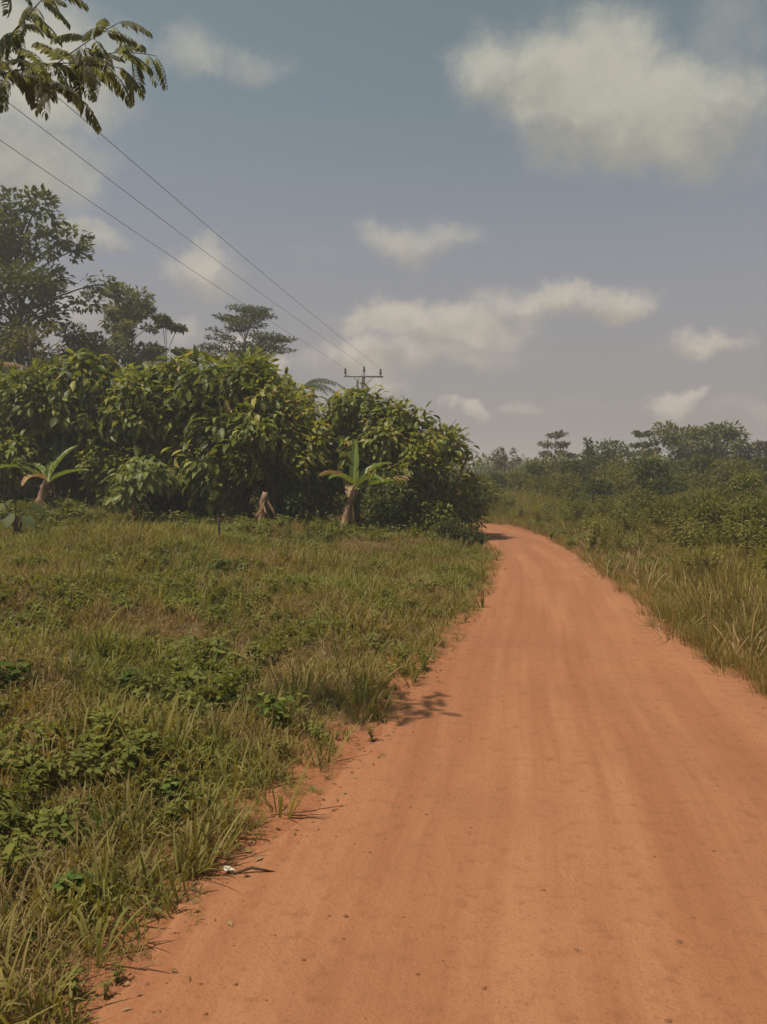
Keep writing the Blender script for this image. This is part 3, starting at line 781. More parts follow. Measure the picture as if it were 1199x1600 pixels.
# ------------------------------------------------------------------ banana plants
def banana_leaf(L, Wd, e0, droop, seed, mat, twist=0.0, ragged=.35, tone=.55):
    """blade starting at the origin, heading +X, rising at e0 then arching down"""
    r = np.random.default_rng(seed); n = 22
    t = np.linspace(0, 1, n); ang = e0 - droop * t ** 1.4
    seg = L / (n - 1); dx = np.cos(ang) * seg; dz = np.sin(ang) * seg
    pts = np.stack([np.concatenate([[0], np.cumsum(dx[:-1])]), .06 * L * twist * t ** 2, np.concatenate([[0], np.cumsum(dz[:-1])])], 1)
    tan = unit(np.gradient(pts, axis=0)); side = np.tile([0., 1., 0.], (n, 1)); up = np.cross(tan, side) * -1
    pet = .10
    wv = Wd * .5 * np.where(t < pet, .0, np.sin(np.clip((t - pet) / (1 - pet), 0, 1) ** .62 * np.pi) ** .55)
    R_ = Buf(); tube(R_, pts, np.linspace(.028, .006, n), 6, True, .9)
    Bl = Buf()
    for sg in (-1, 1):
        fold = .42 + .25 * r.random()
        for i in range(n - 1):
            if wv[i + 1] < 1e-3: continue
            tear = r.random() < ragged
            k = .55 + .3 * r.random() if tear else 0
            hang = fold + (.35 * r.random() if tear else .05 * r.random())
            lo, hi = (i, i + 1)
            def edge(j, inset):
                return pts[j] + sg * side[j] * wv[j] * math.cos(hang) - up[j] * wv[j] * math.sin(hang) * .8 * (-1 if hang < 0 else 1) + tan[j] * wv[j] * .25
            a, b2 = pts[lo], pts[hi]
            mlo = (pts[lo] + edge(lo, 0)) / 2 + up[lo] * wv[lo] * .10; mhi = (pts[hi] + edge(hi, 0)) / 2 + up[hi] * wv[hi] * .10
            elo = edge(lo, 0); ehi = edge(hi, 0)
            if tear: ehi = ehi + (elo - ehi) * .35
            V = [a, b2, mhi, mlo, ehi, elo]
            Bl.add(V, [[[0, 1, 2, 3], [3, 2, 4, 5]]], np.clip(tone + r.normal() * .08, 0, 1))
    return Bl.mesh('leaf', mat, False), R_.mesh('midrib', M['midrib'] if mat != M['dry'] else M['dry'], True)

def banana(base, stem_h, r0, lean, label, leavesp, seed, group='banana plants in front of the hedge'):
    T = thing('banana_plant', label, 'banana plant', base, 0, group)
    r = np.random.default_rng(seed); top = np.array([lean[0], lean[1], stem_h])
    pts = bez((0, 0, -.15), (lean[0] * .25, lean[1] * .25, stem_h * .5), top, 12)
    rad = np.linspace(r0, r0 * .55, 12) * (1 + .10 * r.normal(size=12)); B = Buf(); tube(B, pts, rad, 12)
    link('pseudostem', B.mesh('pseudostem', M['sheath'], True), T)
    # peeling sheaths and hanging dry strips
    B = Buf()
    for k in range(14):
        z = r.random() * .8; i = int(z * 11); a = r.random() * 6.28
        p = pts[i] + rad[i] * .95 * np.array([math.cos(a), math.sin(a), 0]); o = np.array([math.cos(a), math.sin(a), 0])
        leaves(B, p[None], (o * .15 + np.array([0, 0, -1]))[None], o[None], .35 + .4 * r.random(), .10, .05, r.random(), True, r)
    link('dry_sheath', B.mesh('dry_sheath', M['dry']), T, kind='stuff')
    for k, (azm, L, Wd, e0, dr, mt, tw) in enumerate(leavesp):
        lm, rm = banana_leaf(L, Wd, R(e0), R(dr), seed * 10 + k, M[mt], tw)
        o = link('leaf', lm, T, label='dry brown leaf' if mt == 'dry' else None); o.location = top + np.array([0, 0, -.03]); o.rotation_euler = (0, 0, R(azm))
        link('midrib', rm, o)
    return T
p = ground_hit(58, 812); b = spot(58, 25.5)
banana(b, at(75, 752, 25.5)[2] - b[2], .20, (.33, 0), 'short banana plant with three leaves at the left of the hedge',
       [(180, 1.9, .42, 38, 75, 'banana', 0), (35, 1.5, .40, 66, 40, 'banana', .5), (-8, 1.4, .42, 28, 35, 'banana', 0), (100, 1.1, .3, 60, 60, 'banana', 0), (250, 1.2, .36, 30, 95, 'dry', 0), (150, 1.3, .36, 55, 80, 'banana', 0)], 3)
b = spot(535, 24.0)
banana(b, at(552, 768, 24.0)[2] - b[2] + .05, .155, (.34, 0), 'leaning banana plant with one broad leaf that ends in a brown tip',
       [(2, 1.5, .46, 22, 35, 'banana', 0), (85, 1.5, .34, 82, 18, 'banana', 0), (150, 1.3, .42, 50, 80, 'banana', .3), (195, 1.25, .4, 58, 95, 'dry', 0), (20, 1.5, .4, 60, 70, 'banana', 0), (-100, 1.0, .34, 30, 110, 'dry', 0), (-40, 1.2, .36, 45, 85, 'banana', 0), (230, 1.2, .36, 50, 85, 'banana', 0)], 4)
# dead tip of the broad leaf
tip0 = at(618, 745, 24.0)
B = Buf(); r = np.random.default_rng(12)
leaves(B, np.repeat(tip0[None], 9, 0) + r.normal(size=(9, 3)) * [.14, .06, .03], np.tile([[1., 0, -.25]], (9, 1)) + r.normal(size=(9, 3)) * .35, np.tile([[0, -.3, 1.]], (9, 1)), .28, .12, .3, r.random(9), True, r)
bt = [o for o in bpy.data.objects if o.get('label', '').startswith('leaning banana')][0]
o = link('dead_leaf_tip', B.mesh('dead_leaf_tip', M['dry']), bt, kind='stuff'); o.location = -np.array(bt.location)
# banana stumps and pale stems at the foot of the hedge
def stump(px, D, hgt, rad, lean, label):
    b = spot(px, D); T = thing('banana_stump', label, 'stump', b, 0, 'pale stumps at the foot of the hedge')
    B = Buf(); pts = bez((0, 0, -.15), (0, 0, hgt * .5), (lean, 0, hgt), 8); r = np.random.default_rng(int(px))
    rr = np.linspace(rad, rad * .7, 8) * (1 + .12 * r.normal(size=8)); tube(B, pts, rr, 11); link('stem', B.mesh('stem', M['sheath'], True), T)
    B = Buf(); n = 14; a = r.random(n) * 6.28; o = np.stack([np.cos(a), np.sin(a), 0 * a], 1)
    Pq = np.array([lean, 0, hgt]) + o * rad * .5 - np.array([0, 0, 1]) * (r.random(n) * hgt * .6)[:, None]
    leaves(B, Pq, o * .2 + np.array([0, 0, -.9]) + r.normal(size=(n, 3)) * .3, o, .3 + .25 * r.random(n), .09, .1, r.random(n), True, r)
    link('dry_sheath', B.mesh('dry_sheath', M['dry']), T, kind='stuff')
stump(406, 24.5, 1.2, .11, .16, 'pale orange banana stump at the foot of the hedge left of the leaning banana plant')
stump(188, 25.6, .95, .10, .03, 'pale thin stump under the young tree, left one of two')
stump(205, 25.6, .80, .09, -.03, 'pale thin stump under the young tree, right one of two')

# ------------------------------------------------------------------ roadside tree whose branch hangs into the upper left
def pinnate_mesh(seed):
    r = np.random.default_rng(seed); B = Buf(); L = .27
    t = np.linspace(0, 1, 8); pts = np.stack([L * t * .9, 0 * t, L * (.12 * t - .62 * t ** 2)], 1)
    tube(B, pts, np.linspace(.0025, .001, 8), 4, False, .7)
    n = 11; tt = np.concatenate([np.repeat(np.linspace(.14, .97, n), 2), [1.0]]); sd = np.concatenate([np.tile([-1., 1.], n), [0]])
    Pq = np.stack([np.interp(tt, t, pts[:, k]) for k in range(3)], 1); tan = unit(np.stack([np.interp(tt, t, np.gradient(pts[:, k])) for k in range(3)], 1))
    d = unit(np.stack([0 * tt, sd, 0 * tt], 1) * .8 + tan * .55 + np.array([0, 0, -.75]) + r.normal(size=(2 * n + 1, 3)) * .10)
    leaves(B, Pq, d, unit(np.array([0, 0, 1.]) + np.stack([0 * tt, sd, 0 * tt], 1) * .6), .080 * (.75 + .5 * np.sin(tt * 3.0)), .025, .2, np.clip(.45 + r.normal(size=2 * n + 1) * .2, 0, 1), True, r)
    return B.mesh('pinnate_leaf', M['pinnate'])
PIN = [pinnate_mesh(k) for k in range(4)]
BD = 6.2
tb_ = np.array([-5.6, 6.6, 0.]); tb_[2] = gz(tb_[0], tb_[1])
RT = thing('roadside_tree', 'roadside tree with feathery leaves whose branch hangs into the upper left of the view', 'tree', tb_)
LQ = lambda px, py, dd=0: at(px - 12, py - 8, BD + dd) - tb_
B = Buf(); tube(B, bez((0, 0, -.2), (.1, .1, 2.2), (.6, -.1, 4.6), 10), np.linspace(.15, .06, 10), 10); link('trunk', B.mesh('trunk', M['bark'], True), RT)
fork = np.array([.46, -.06, 4.0])
twigs = [
    (LQ(-130, 190), LQ(0, 108), LQ(120, 110), .020), (LQ(60, 112), LQ(120, 100, -.2), LQ(205, 115, -.3), .009), (LQ(120, 110), LQ(180, 80, .2), LQ(255, 95, .3), .008),
    (LQ(-20, 125), LQ(20, 70), LQ(75, 10), .012), (LQ(20, 70), LQ(55, 40, .3), LQ(90, -10, .3), .008), (LQ(10, 108), LQ(50, 130, -.3), LQ(120, 150, -.4), .009),
    (LQ(-60, 130), LQ(-10, 120, .4), LQ(30, 140, .5), .010), (LQ(100, 108), LQ(150, 70), LQ(195, 45, -.2), .008), (LQ(-80, 60), LQ(-20, 20), LQ(30, -20), .014),
    (LQ(-120, 175), LQ(-160, 80), LQ(-80, 20), .016), (LQ(-160, 80), LQ(-230, 0), LQ(-180, -110), .02), (LQ(-80, 20), LQ(-20, -60), LQ(60, -110), .012)]
B = Buf(); tube(B, bez(fork, fork + np.array([.2, -.1, .3]), LQ(-130, 190), 7), np.linspace(.04, .02, 7), 7)
limb = link('branch', B.mesh('branch', M['bark'], True), RT)
B = Buf(); tube(B, bez(fork, fork + np.array([-.1, 0, .6]), LQ(-160, 80), 7), np.linspace(.04, .02, 7), 7); link('branch', B.mesh('branch', M['bark'], True), RT)
TW = []
for a, m, c, rr in twigs:
    pts = bez(a, m, c, 9); B = Buf(); tube(B, pts, np.linspace(rr * .6, .0025, 9), 5, False); link('twig', B.mesh('twig', M['bark'], True), RT); TW.append(pts)
r = np.random.default_rng(31)
for ti, pts in enumerate(TW):
    nl = [22, 17, 13, 12, 9, 17, 15, 13, 8, 10, 10, 6][ti]
    for k in range(nl):
        f = (k + 1) / nl; i = f * 8; i0 = min(int(i), 7); p = pts[i0] + (pts[i0 + 1] - pts[i0]) * (i - i0)
        o = link('pinnate_leaf', PIN[(k + ti) % 4], RT)
        tdir = pts[i0 + 1] - pts[i0]; a0 = math.atan2(tdir[1], tdir[0])
        o.location = p; o.rotation_euler = (r.normal() * .25, R(r.uniform(-35, 45)), a0 + (R(70) * (1 if k % 2 else -1) if k < nl - 1 else 0) + r.normal() * .5); o.scale = (r.uniform(.68, 1.0),) * 3

# ------------------------------------------------------------------ stakes, twigs, single plants on the left bank
for px, D, top, rad, lean, lab in [(232, 17.5, 810, .022, .02, 'thin upright stick standing in the grass below the pale young tree'),
                             (343, 19.0, 808, .035, -.03, 'short dark stake in the grass left of the pale orange stump')]:
    b, h = size_at(px, top, D); B = Buf(); tube(B, [(0, 0, -.15), (lean * .5, .01, h * .5), (lean, 0, h)], [rad, rad * .9, rad * .75], 7)
    o = link('stake', B.mesh('stake', M['darkbark'], True)); o.location = b; tag(o, lab, 'stake', 'sticks in the left bank')

def blade(B, p, d, L, Wd, arch, tone, r, seg=6):
    """one long grass blade that arches over"""
    d = unit(d); side = unit(np.cross(d, [0, 0, 1.])); t = np.linspace(0, 1, seg + 1)
    lift = np.stack([d * L * (tt * (1 - .25 * arch * tt)) + np.array([0, 0, 1.]) * L * (-(arch) * tt ** 2.2 * .75) for tt in t])
    w = Wd * (np.sin(np.clip(t * .8 + .22, 0, 1) * np.pi)) ** .8; w[-1] = .0005
    fold = np.array([0, 0, 1.]) * .25
    Lf = p + lift + side * w[:, None] * .5 + fold * w[:, None]; Rt = p + lift - side * w[:, None] * .5 + fold * w[:, None]; Ct = p + lift
    V = np.concatenate([Lf, Ct, Rt]); n = seg + 1; i = np.arange(seg)
    B.add(V, [np.concatenate([np.stack([i, i + 1, n + i + 1, n + i], 1), np.stack([n + i, n + i + 1, 2 * n + i + 1, 2 * n + i], 1)])], np.tile(np.clip(tone + t * .15, 0, 1), 3))
def tuft_mesh(name, seed, n, L, Wd, spread, arch, mat, tone=.45, seg=6, base=.06):
    r = np.random.default_rng(seed); B = Buf()
    for k in range(n):
        a = r.random() * 6.28; q = base * math.sqrt(r.random()); s = spread * (.25 + .9 * r.random())
        blade(B, np.array([q * math.cos(a), q * math.sin(a), -.02]), np.array([math.cos(a) * s, math.sin(a) * s, 1.0]), L * (.55 + .6 * r.random()), Wd * (.7 + .5 * r.random()), arch * (.4 + r.random()), tone + r.normal() * .15, r, seg)
    return B.mesh(name, mat)
def weed_mesh(name, seed, nstem, hgt, L, Wd, mat, tone=.45, per=9, fine=True):
    r = np.random.default_rng(seed); B = Buf()
    for k in range(nstem):
        a = r.random() * 6.28; e = np.array([math.cos(a) * hgt * .5 * r.random(), math.sin(a) * hgt * .5 * r.random(), hgt * (.6 + .4 * r.random())])
        pts = bez((0, 0, -.02), (e[0] * .2, e[1] * .2, e[2] * .6), e, 5); tube(B, pts, np.linspace(.004 + .006 * hgt, .002, 5), 4, False, .4)
        f = np.linspace(.25, 1, per) * 4; i0 = np.minimum(f.astype(int), 3); Pq = pts[i0] + (pts[i0 + 1] - pts[i0]) * (f - i0)[:, None]
        an = np.arange(per) * 2.4 + r.random() * 6
        d = np.stack([np.cos(an), np.sin(an), .25 - .5 * r.random(per)], 1)
        leaves(B, Pq, d, np.tile([[0, 0, 1.]], (per, 1)) + r.normal(size=(per, 3)) * .2, L * (.6 + .6 * r.random(per)), Wd * (.7 + .5 * r.random(per)), .25, np.clip(tone + r.normal(size=per) * .2, 0, 1), fine, r)
    return B.mesh(name, mat)
def solo(mats):   # leaf colours for single plants, no instancer tone
    return leaf_mat('single_' + mats, {'grass': [(0.0, (.045, .08, .015)), (.5, (.085, .13, .025)), (1.0, (.17, .19, .05))], 'dark': [(0.0, (.04, .06, .018)), (.5, (.065, .095, .025)), (1.0, (.11, .14, .04))],
                    'straw': [(0.0, (.20, .14, .07)), (.5, (.30, .22, .12)), (1.0, (.45, .36, .21))], 'herb': [(0.0, (.05, .085, .018)), (.5, (.09, .135, .028)), (1.0, (.18, .20, .05))]}[mats], .36, .65, .06)
S = {k: solo(k) for k in ('grass', 'dark', 'straw', 'herb')}
SOLO = [
    ('grass_tuft', 'broad-bladed grass tuft at the left border, light green and low', 'grass tuft', (8, 1205), tuft_mesh('grass_tuft', 1, 26, .40, .024, .9, .5, S['grass'], .55)),
    ('grass_tuft', 'dark bluish-green tuft of broad blades in the middle of the left bank', 'grass tuft', (232, 1150), tuft_mesh('grass_tuft', 2, 34, .36, .022, 1.1, .6, S['dark'], .45)),
    ('grass_tuft', 'dark green tuft farther up the left bank, left of the yellowish herb', 'grass tuft', (330, 1060), tuft_mesh('grass_tuft', 3, 30, .46, .02, .8, .45, S['grass'], .4)),
    ('dry_grass_tuft', 'pale bent straw stalks standing out on the left bank', 'dry grass', (95, 1045), tuft_mesh('dry_grass_tuft', 4, 14, .62, .012, .9, .75, S['straw'], .7)),
    ('dry_grass_tuft', 'dry straw-coloured tuft with long leaning stalks near the left border', 'dry grass', (70, 1220), tuft_mesh('dry_grass_tuft', 5, 22, .52, .010, .9, .5, S['straw'], .45)),
    ('grass_tuft', 'tall green tuft of upright blades low on the left bank', 'grass tuft', (150, 1320), tuft_mesh('grass_tuft', 6, 26, .40, .014, .5, .45, S['grass'], .5)),
    ('grass_tuft', 'bright green tuft in the lower left corner', 'grass tuft', (10, 1480), tuft_mesh('grass_tuft', 7, 30, .30, .014, .8, .5, S['grass'], .6)),
    ('leafy_herb', 'yellowish leafy herb close to the road edge on the left bank', 'herb', (440, 1150), weed_mesh('leafy_herb', 8, 7, .34, .10, .05, S['herb'], .6, 11)),
    ('leafy_herb', 'low leafy herb with rounded leaves below the dark bluish tuft', 'herb', (275, 1270), weed_mesh('leafy_herb', 9, 9, .22, .07, .04, S['herb'], .5, 10)),
    ('leafy_herb', 'small dark leafy herb in the upper part of the left bank', 'herb', (342, 905), weed_mesh('leafy_herb', 10, 9, .42, .16, .08, S['dark'], .55, 10)),
    ('leafy_herb', 'low spreading herb at mid height of the left bank', 'herb', (200, 1085), weed_mesh('leafy_herb', 11, 9, .26, .09, .05, S['herb'], .45, 10)),
    ('leafy_herb', 'leafy clump by the left border above the straw tuft', 'herb', (20, 1090), weed_mesh('leafy_herb', 13, 9, .34, .12, .06, S['herb'], .5, 10)),
    ('leafy_herb', 'weedy clump just above the bare edge of the road', 'herb', (120, 1420), weed_mesh('leafy_herb', 14, 9, .2, .07, .035, S['herb'], .45, 10)),
]
for nm, lab, cat, (px, py), me in SOLO:
    p = ground_hit(px, py); o = link(nm, me); o.location = p; o.rotation_euler = (0, 0, px * .1); tag(o, lab, cat, 'single plants on the left bank')
# big-leaved plant at the left border
p = spot(25, 20.5); CY = thing('cocoyam_plant', 'dark big-leaved cocoyam-like plant at the left border in front of the short banana plant', 'plant', p)
B = Buf(); r = np.random.default_rng(5); ends = []
for k in range(9):
    a = k * 2.4; e = np.array([math.cos(a) * .42 * r.random(), math.sin(a) * .3, .55 + .5 * r.random()]); tube(B, bez((0, 0, -.05), (e[0] * .3, e[1] * .3, e[2] * .7), e, 5), np.linspace(.02, .01, 5), 5, False); ends.append((e, a))
link('stalk', B.mesh('stalk', M['bark'], True), CY, kind='stuff')
for e, a in ends:
    B = Buf(); leaves(B, np.zeros((1, 3)), np.array([[math.cos(a), math.sin(a), -.7]]), np.array([[-math.cos(a) * .2, -.3, 1.]]), .48, .32, .2, .35 + .3 * r.random(), True, r)
    o = link('leaf', B.mesh('cocoyam_leaf', M['deep'] if r.random() < .7 else M['olive']), CY); o.location = e
# bare twigs poking out of the last shrub
B = Buf(); r = np.random.default_rng(8); c = at(690, 690, 27.3)
for k in range(7):
    e = c + np.array([r.normal() * .3, 0, .45 + .35 * r.random()]); tube(B, bez(c + np.array([r.normal() * .2, 0, -.8]), c + r.normal(size=3) * .1, e, 4), [.014, .011, .008, .005], 4, False)
sh = [o for o in bpy.data.objects if o.get('label', '').startswith('leafy shrub with bare twigs')][0]
tw = link('bare_twigs', B.mesh('bare_twigs', M['darkbark']), sh, kind='stuff')
tw.matrix_parent_inverse = __import__('mathutils').Matrix.LocRotScale(sh.location, sh.rotation_euler, sh.scale).inverted()

# ------------------------------------------------------------------ scattered ground cover (uncountable)
def scatter(name, pts, protos, scl, tilt, itone, seed):
    r = np.random.default_rng(seed); n = len(pts)
    coll = bpy.data.collections.new(name + '_kinds')
    for k, me in enumerate(protos):
        o = bpy.data.objects.new('%s_kind_%s' % (name, 'abcdefgh'[k]), me); coll.objects.link(o)
    z = H(pts[:, 0], pts[:, 1])
    me = bpy.data.meshes.new(name); me.vertices.add(n); me.vertices.foreach_set('co', np.stack([pts[:, 0], pts[:, 1], z], 1).astype(np.float32).ravel())
    def A(nm, typ, arr, key='value'):
        a = me.attributes.new(nm, typ, 'POINT'); a.data.foreach_set(key, arr)
    rot = np.stack([r.normal(size=n) * tilt, r.normal(size=n) * tilt, r.random(n) * 6.283], 1).astype(np.float32)
    A('rot', 'FLOAT_VECTOR', rot.ravel(), 'vector'); A('scl', 'FLOAT', scl.astype(np.float32)); A('itone', 'FLOAT', np.clip(itone, 0, 1).astype(np.float32))
    A('pick', 'INT', r.integers(0, len(protos), n).astype(np.int32))
    ng = bpy.data.node_groups.new(name, 'GeometryNodeTree')
    ng.interface.new_socket('Geometry', in_out='INPUT', socket_type='NodeSocketGeometry'); ng.interface.new_socket('Geometry', in_out='OUTPUT', socket_type='NodeSocketGeometry')
    N = ng.nodes; Lk = ng.links
    gi_, go_ = N.new('NodeGroupInput'), N.new('NodeGroupOutput')
    ci = N.new('GeometryNodeCollectionInfo'); ci.inputs['Collection'].default_value = coll; ci.inputs['Separate Children'].default_value = True; ci.inputs['Reset Children'].default_value = True
    ip = N.new('GeometryNodeInstanceOnPoints'); ip.inputs['Pick Instance'].default_value = True
    def na_(nm, typ):
        nd = N.new('GeometryNodeInputNamedAttribute'); nd.data_type = typ; nd.inputs['Name'].default_value = nm; return nd.outputs['Attribute']
    e2r = N.new('FunctionNodeEulerToRotation'); Lk.new(na_('rot', 'FLOAT_VECTOR'), e2r.inputs[0])
    Lk.new(gi_.outputs[0], ip.inputs['Points']); Lk.new(ci.outputs[0], ip.inputs['Instance']); Lk.new(na_('pick', 'INT'), ip.inputs['Instance Index'])
    Lk.new(e2r.outputs[0], ip.inputs['Rotation']); Lk.new(na_('scl', 'FLOAT'), ip.inputs['Scale']); Lk.new(ip.outputs[0], go_.inputs[0])
    o = link(name, me, kind='stuff'); md = o.modifiers.new('scatter', 'NODES'); md.node_group = ng
    return o

def sample(n, d0, d1, side, r, expo=1.0, lim=None, sdmin=.05, edge=.6):
    """points on one bank, thinning out raggedly towards the road edge"""
    D = d0 + (d1 - d0) * r.random(n * 3) ** expo
    if side < 0: x0 = -(.56 * D + 1.6); x1 = np.interp(D, RL[:, 1][:160], RL[:, 0][:160]) + .3
    else: x0 = np.full_like(D, -2.0); x1 = .56 * D + 2.2
    X = x0 + (x1 - x0) * r.random(n * 3)
    sd, sdn = road_sd(X, D)
    ragged = sdmin + edge * (vnoise(X, D, .7) * .7 + vnoise(X, D, .2) * .3)
    ok = (sd > ragged * (.1 + 1.0 * r.random(n * 3)) - .12) & (sdn == side)
    P_ = np.stack([X, D], 1)[ok][:n]; return P_, sd[ok][:n]
r = np.random.default_rng(77)
G1 = [tuft_mesh('grass', 100 + k, 20, .28, .008, .9, .6, M['grass'], .45, 4, .07) for k in range(4)] 
G2 = [tuft_mesh('straw', 110 + k, 18, .36, .006, 1.3, .7, M['straw'], .45, 4, .10) for k in range(3)]
G3 = [weed_mesh('weed', 120 + k, 5, .22, .06, .032, M['weed'], .45, 8, False) for k in range(4)]
G4 = [tuft_mesh('meadow', 130 + k, 30, .70, .011, .5, .45, M['meadow'], .4, 4, .22) for k in range(4)]
G5 = [tuft_mesh('longgrass', 140 + k, 12, .50, .013, .7, .6, M['grass'], .5, 5, .05) for k in range(3)]

G6 = [weed_mesh('shrubby_weed', 150 + k, 8, .62, .075, .03, M['olive_weed'], .4, 15, False) for k in range(4)]
def patchy(P_, s, lo, hi, r, off=0):
    v = .65 * vnoise(P_[:, 0] + off, P_[:, 1], s) + .35 * vnoise(P_[:, 0] - off, P_[:, 1] + off, s * .3)
    return r.random(len(P_)) < smoothstep(v, lo, hi)
def green_or(P_, sd): return .35 + .3 * vnoise(P_[:, 0], P_[:, 1], 1.7) + r.normal(size=len(P_)) * .15 + .15 * (sd < .5)

P1, s1 = sample(6500, 1.2, 13, -1, r, 1.0); k = patchy(P1, 1.1, .22, .50, r, 44); P1, s1 = P1[k], s1[k]; scatter('verge_grass', P1, G1, (.65 + .95 * r.random(len(P1)) ** 1.5) * (.35 + .65 * smoothstep(s1, .0, .8)) * (.7 + .6 * vnoise(P1[:, 0], P1[:, 1], 1.1)), .25, green_or(P1, s1), 1)
P1, s1 = sample(9000, 12, 31, -1, r, .9); scatter('bank_grass', P1, G1, (1.0 + 1.2 * r.random(len(P1)) ** 1.5) * (.45 + .55 * smoothstep(s1, .0, 1.2)) * (.65 + .7 * vnoise(P1[:, 0], P1[:, 1], 1.9)), .25, green_or(P1, s1), 2)
P1, s1 = sample(9000, 1.2, 26, -1, r, 1.0, edge=.7); k = patchy(P1, 1.6, .36, .62, r, 5); P1, s1 = P1[k], s1[k]
scatter('dry_grass', P1, G2, (.6 + .7 * r.random(len(P1))) * (.5 + .5 * smoothstep(s1, .1, 1.0)), .4, .25 + .6 * r.random(len(P1)), 3)
P1, s1 = sample(7000, 1.2, 22, -1, r, 1.0, edge=.8); k = patchy(P1, 1.2, .40, .68, r, 17); P1, s1 = P1[k], s1[k]
scatter('creeping_weeds', P1, G3, (.5 + 1.0 * r.random(len(P1))) * (.5 + .5 * smoothstep(s1, .1, 1.0)), .3, .2 + .6 * r.random(len(P1)), 4)
P1, s1 = sample(7500, 1.5, 28, -1, r, 1.0, sdmin=.25, edge=1.0); scatter('long_grass', P1, G5, (.5 + .9 * r.random(len(P1)) ** 1.5) * (.6 + .8 * vnoise(P1[:, 0], P1[:, 1], 1.4)), .22, .2 + .6 * r.random(len(P1)), 5)
# rank growth at the foot of the hedge
P1, s1 = sample(2600, 19, 28, -1, r, .8, sdmin=.4, edge=1.0); k = patchy(P1, 1.8, .30, .62, r, 61); P1 = P1[k]
scatter('hedge_foot_weeds', P1, G3, 1.2 + 1.8 * r.random(len(P1)) * smoothstep(P1[:, 1], 19, 26), .25, .3 + .5 * r.random(len(P1)), 9)
# right bank: tall grass
P1, s1 = sample(13000, 5, 46, 1, r, .85, edge=.5); scatter('tall_grass', P1, G4, (.6 + .7 * r.random(len(P1))) * (.5 + .5 * smoothstep(s1, .0, 2.0)) * (.7 + .6 * vnoise(P1[:, 0], P1[:, 1], 1.6)), .12, .2 + .5 * vnoise(P1[:, 0], P1[:, 1], 2.2) + r.normal(size=len(P1)) * .12, 6)
P1, s1 = sample(5200, 12, 46, 1, r, .85, sdmin=2.6, edge=2.5); k = patchy(P1, 1.6, .44, .70, r, 23); P1, s1 = P1[k], s1[k]
k2 = (r.random(len(P1)) < .55) & (P1[:, 1] > 15); P1 = P1[k2]
scatter('meadow_weeds', P1, G6, 1.0 + .9 * r.random(len(P1)), .2, .45 + .5 * r.random(len(P1)), 7)
P2, s2 = sample(4200, 5, 44, 1, r, .85, sdmin=.2); k = patchy(P2, 2.3, .36, .62, r, 71); P2 = P2[k]
scatter('dry_meadow_grass', P2, G2, 1.4 + 1.2 * r.random(len(P2)), .25, .15 + .5 * r.random(len(P2)), 10)
P2, s2 = sample(2600, 11, 34, 1, r, .85, sdmin=.5); k = patchy(P2, 1.5, .36, .62, r, 83); P2 = P2[k]
scatter('low_meadow_weeds', P2, G3, 1.0 + .9 * r.random(len(P2)), .25, .3 + .5 * r.random(len(P2)), 11)
# field beyond
D = 44 + 80 * r.random(7000) ** 1.3; X = (r.random(7000) * 2 - 1) * (.62 * D + 3); q, _ = road_sd(X, D); P1 = np.stack([X, D], 1)[q > .4]
scatter('field_grass', P1, G4, 1.1 + .6 * r.random(len(P1)), .12, .2 + .6 * r.random(len(P1)), 8)

# ------------------------------------------------------------------ loose bits on the road
r = np.random.default_rng(15)
def stone_mesh(seed, s=1.0):
    r = np.random.default_rng(seed); B = Buf()
    th = np.linspace(0, 2 * np.pi, 7, endpoint=False); V = []
    for z, q in ((-.3, .75), (.1, 1.0), (.5, .6)):
        for a in th: V.append([q * math.cos(a) * (.8 + .4 * r.random()), q * math.sin(a) * (.8 + .4 * r.random()), z + .1 * r.normal()])
    V.append([0, 0, .62]); n = 7; j = np.arange(7); k = (j + 1) % 7
    B.add(np.array(V) * s, [np.concatenate([np.stack([i * n + j, i * n + k, (i + 1) * n + k, (i + 1) * n + j], 1) for i in (0, 1)]), np.stack([14 + j, 14 + k, np.full(7, 21)], 1)])
    return B
M['clod'] = plain('dark_laterite', (.19, .085, .045), .95, .05)
stones = [stone_mesh(k).mesh('stone', M['clod'], False) for k in range(4)]
CLODS = [(1023, 1328, 'dark stone on the road, upper right of the loose ones near the wheel track'), (1062, 1458, 'largest dark stone on the right part of the road'), (902, 1470, 'dark stone in the middle of the road, near the bottom'),
         (850, 1378, 'dark stone on the middle strip of the road, above two others'), (1045, 1578, 'flat dark clump of dirt lowest on the road'), (955, 1168, 'small dark stone farthest up the road'),
         (1083, 1422, 'dark stone just below the short twig-like crumb on the right of the road'), (757, 1525, 'dark stone by the left wheel track at the bottom'), (540, 1410, 'dark stone on the left part of the road')]
for i, (px, py, lab) in enumerate(CLODS):
    d = ray(px, py); tt = (CAM_H - .05) / -d[2]; x, y = d[0] * tt, d[1] * tt
    o = link('loose_stone', stones[i % 4]); o.location = (x, y, road_z(x, y) - .002); s = .011 * (1.4 if i in (1, 4) else 1.0); o.scale = (s * 1.2, s, s * .7); o.rotation_euler = (0, 0, i); tag(o, lab, 'stone', 'loose stones on the road')
gb = Buf()
for k in range(2600):
    i = int(180 + 420 * r.random() ** 1.3); u = r.uniform(-1, 1) if r.random() < .4 else (-1 + .5 * r.random() ** 2) * (1 if r.random() < .75 else -1); p = mid[i] + half[i] * u
    s = .0025 + .0085 * r.random() ** 4; st = stone_mesh(int(r.integers(0, 50)), 1.0)
    V = np.concatenate(st.V) * [s, s * .8, s * .7] + [p[0], p[1], np.interp(u, us, zz[i])]; gb.add(V, [f for f in st.F])
link('gravel', gb.mesh('gravel', M['clod']), kind='stuff')
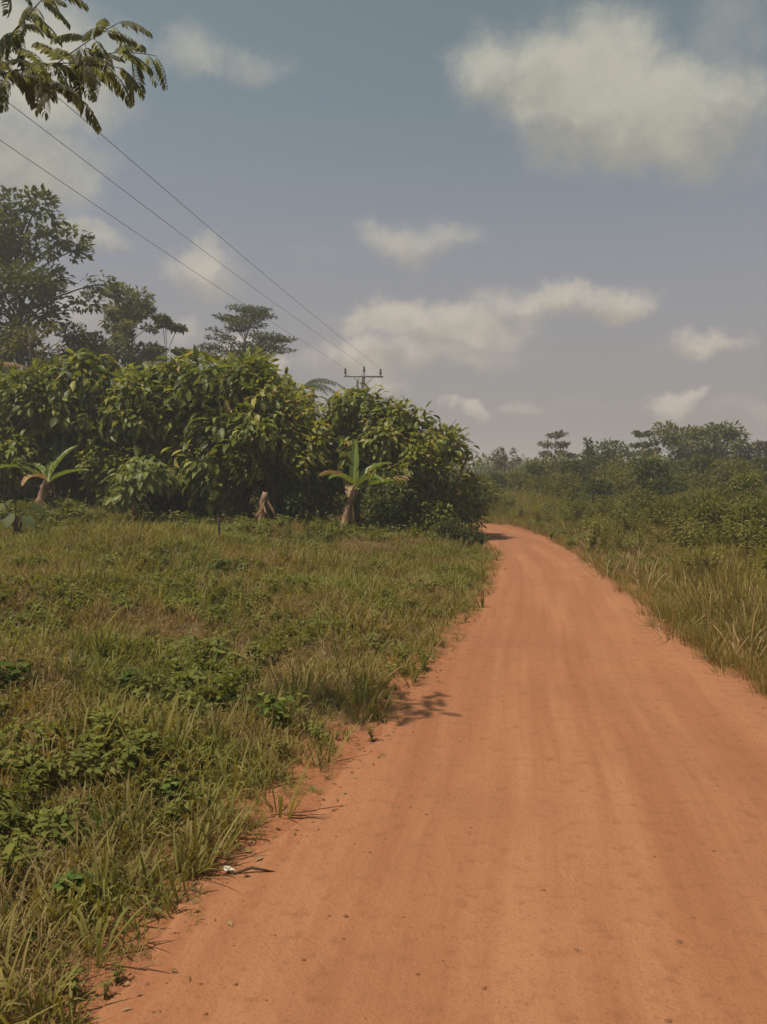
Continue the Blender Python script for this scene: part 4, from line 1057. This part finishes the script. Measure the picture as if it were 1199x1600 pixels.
# litter by the left edge
p = ground_hit(378, 1372); LT = thing('litter_heap', 'small dark heap of dead leaves and twigs at the left road edge', 'litter', p)
B = Buf(); n = 22; Pq = r.normal(size=(n, 3)) * [.07, .04, .0] + [0.03, 0, .015]
leaves(B, Pq, r.normal(size=(n, 3)) * [1, 1, .25], np.tile([[0, 0, 1.]], (n, 1)) + r.normal(size=(n, 3)) * .4, .05, .022, .3, r.random(n), True, r); link('dead_leaves', B.mesh('dead_leaves', M['char']), LT, kind='stuff')
B = Buf(); tube(B, [(-.05, 0, .02), (.05, .01, .05), (.17, .02, .02)], [.007, .008, .004], 5); link('twig', B.mesh('litter_twig', M['char']), LT)
p = ground_hit(352, 1366); B = Buf(); leaves(B, np.zeros((2, 3)), np.array([[1, .3, .3], [.2, 1, .5]]), np.array([[0, 0, 1.], [0, .2, 1]]), .05, .035, .4, .5, True, r)
o = link('paper_scrap', B.mesh('paper_scrap', M['scrap'])); o.location = p + np.array([0, 0, .015]); tag(o, 'tiny pale scrap lying beside the dark leaf heap at the road edge', 'scrap')

# ------------------------------------------------------------------ warm humid air over the fields
B = Buf(); box(B, (0, 650, 9.0), (1900, 1800, 26.0))
hm = bpy.data.materials.new('haze_air'); hm.use_nodes = True; ht = NT(hm.node_tree); ht.n.clear()
pv = ht.node('ShaderNodeVolumePrincipled'); pv.inputs['Color'].default_value = (.93, .90, .88, 1); pv.inputs['Density'].default_value = HAZE; pv.inputs['Anisotropy'].default_value = .2
ho = ht.node('ShaderNodeOutputMaterial'); ht.l.new(pv.outputs[0], ho.inputs['Volume'])
link('haze', B.mesh('haze', hm), kind='stuff')

# crumbs, dry bits and fallen leaves along the ragged road edges
r = np.random.default_rng(64); eb = Buf()
for k in range(1500):
    i = int(170 + 430 * r.random() ** 1.3); sg = -1 if r.random() < .75 else 1
    q = mid[i] + sg * half[i] * (1 - abs(r.normal()) * .10 + .05); z = gz(q[0], q[1]) if r.random() < .0 else None
    u = sg * min(1, np.linalg.norm(q - mid[i]) / np.linalg.norm(half[i])); z = float(np.interp(u, us, zz[i])) + .006
    L_ = .015 + .05 * r.random() ** 2; a = r.random() * 6.28
    leaves(eb, np.array([[q[0], q[1], z]]), np.array([[math.cos(a), math.sin(a), .15 * r.random()]]), np.array([[r.normal() * .3, r.normal() * .3, 1.]]), L_, L_ * (.15 + .4 * r.random()), .2, r.random(), False, r)
M['crumb'] = leaf_mat('dry_crumbs', [(0.0, (.07, .04, .022)), (.5, (.17, .10, .05)), (1.0, (.30, .22, .12))], .15, .85, .05)
link('edge_litter', eb.mesh('edge_litter', M['crumb']), kind='stuff')
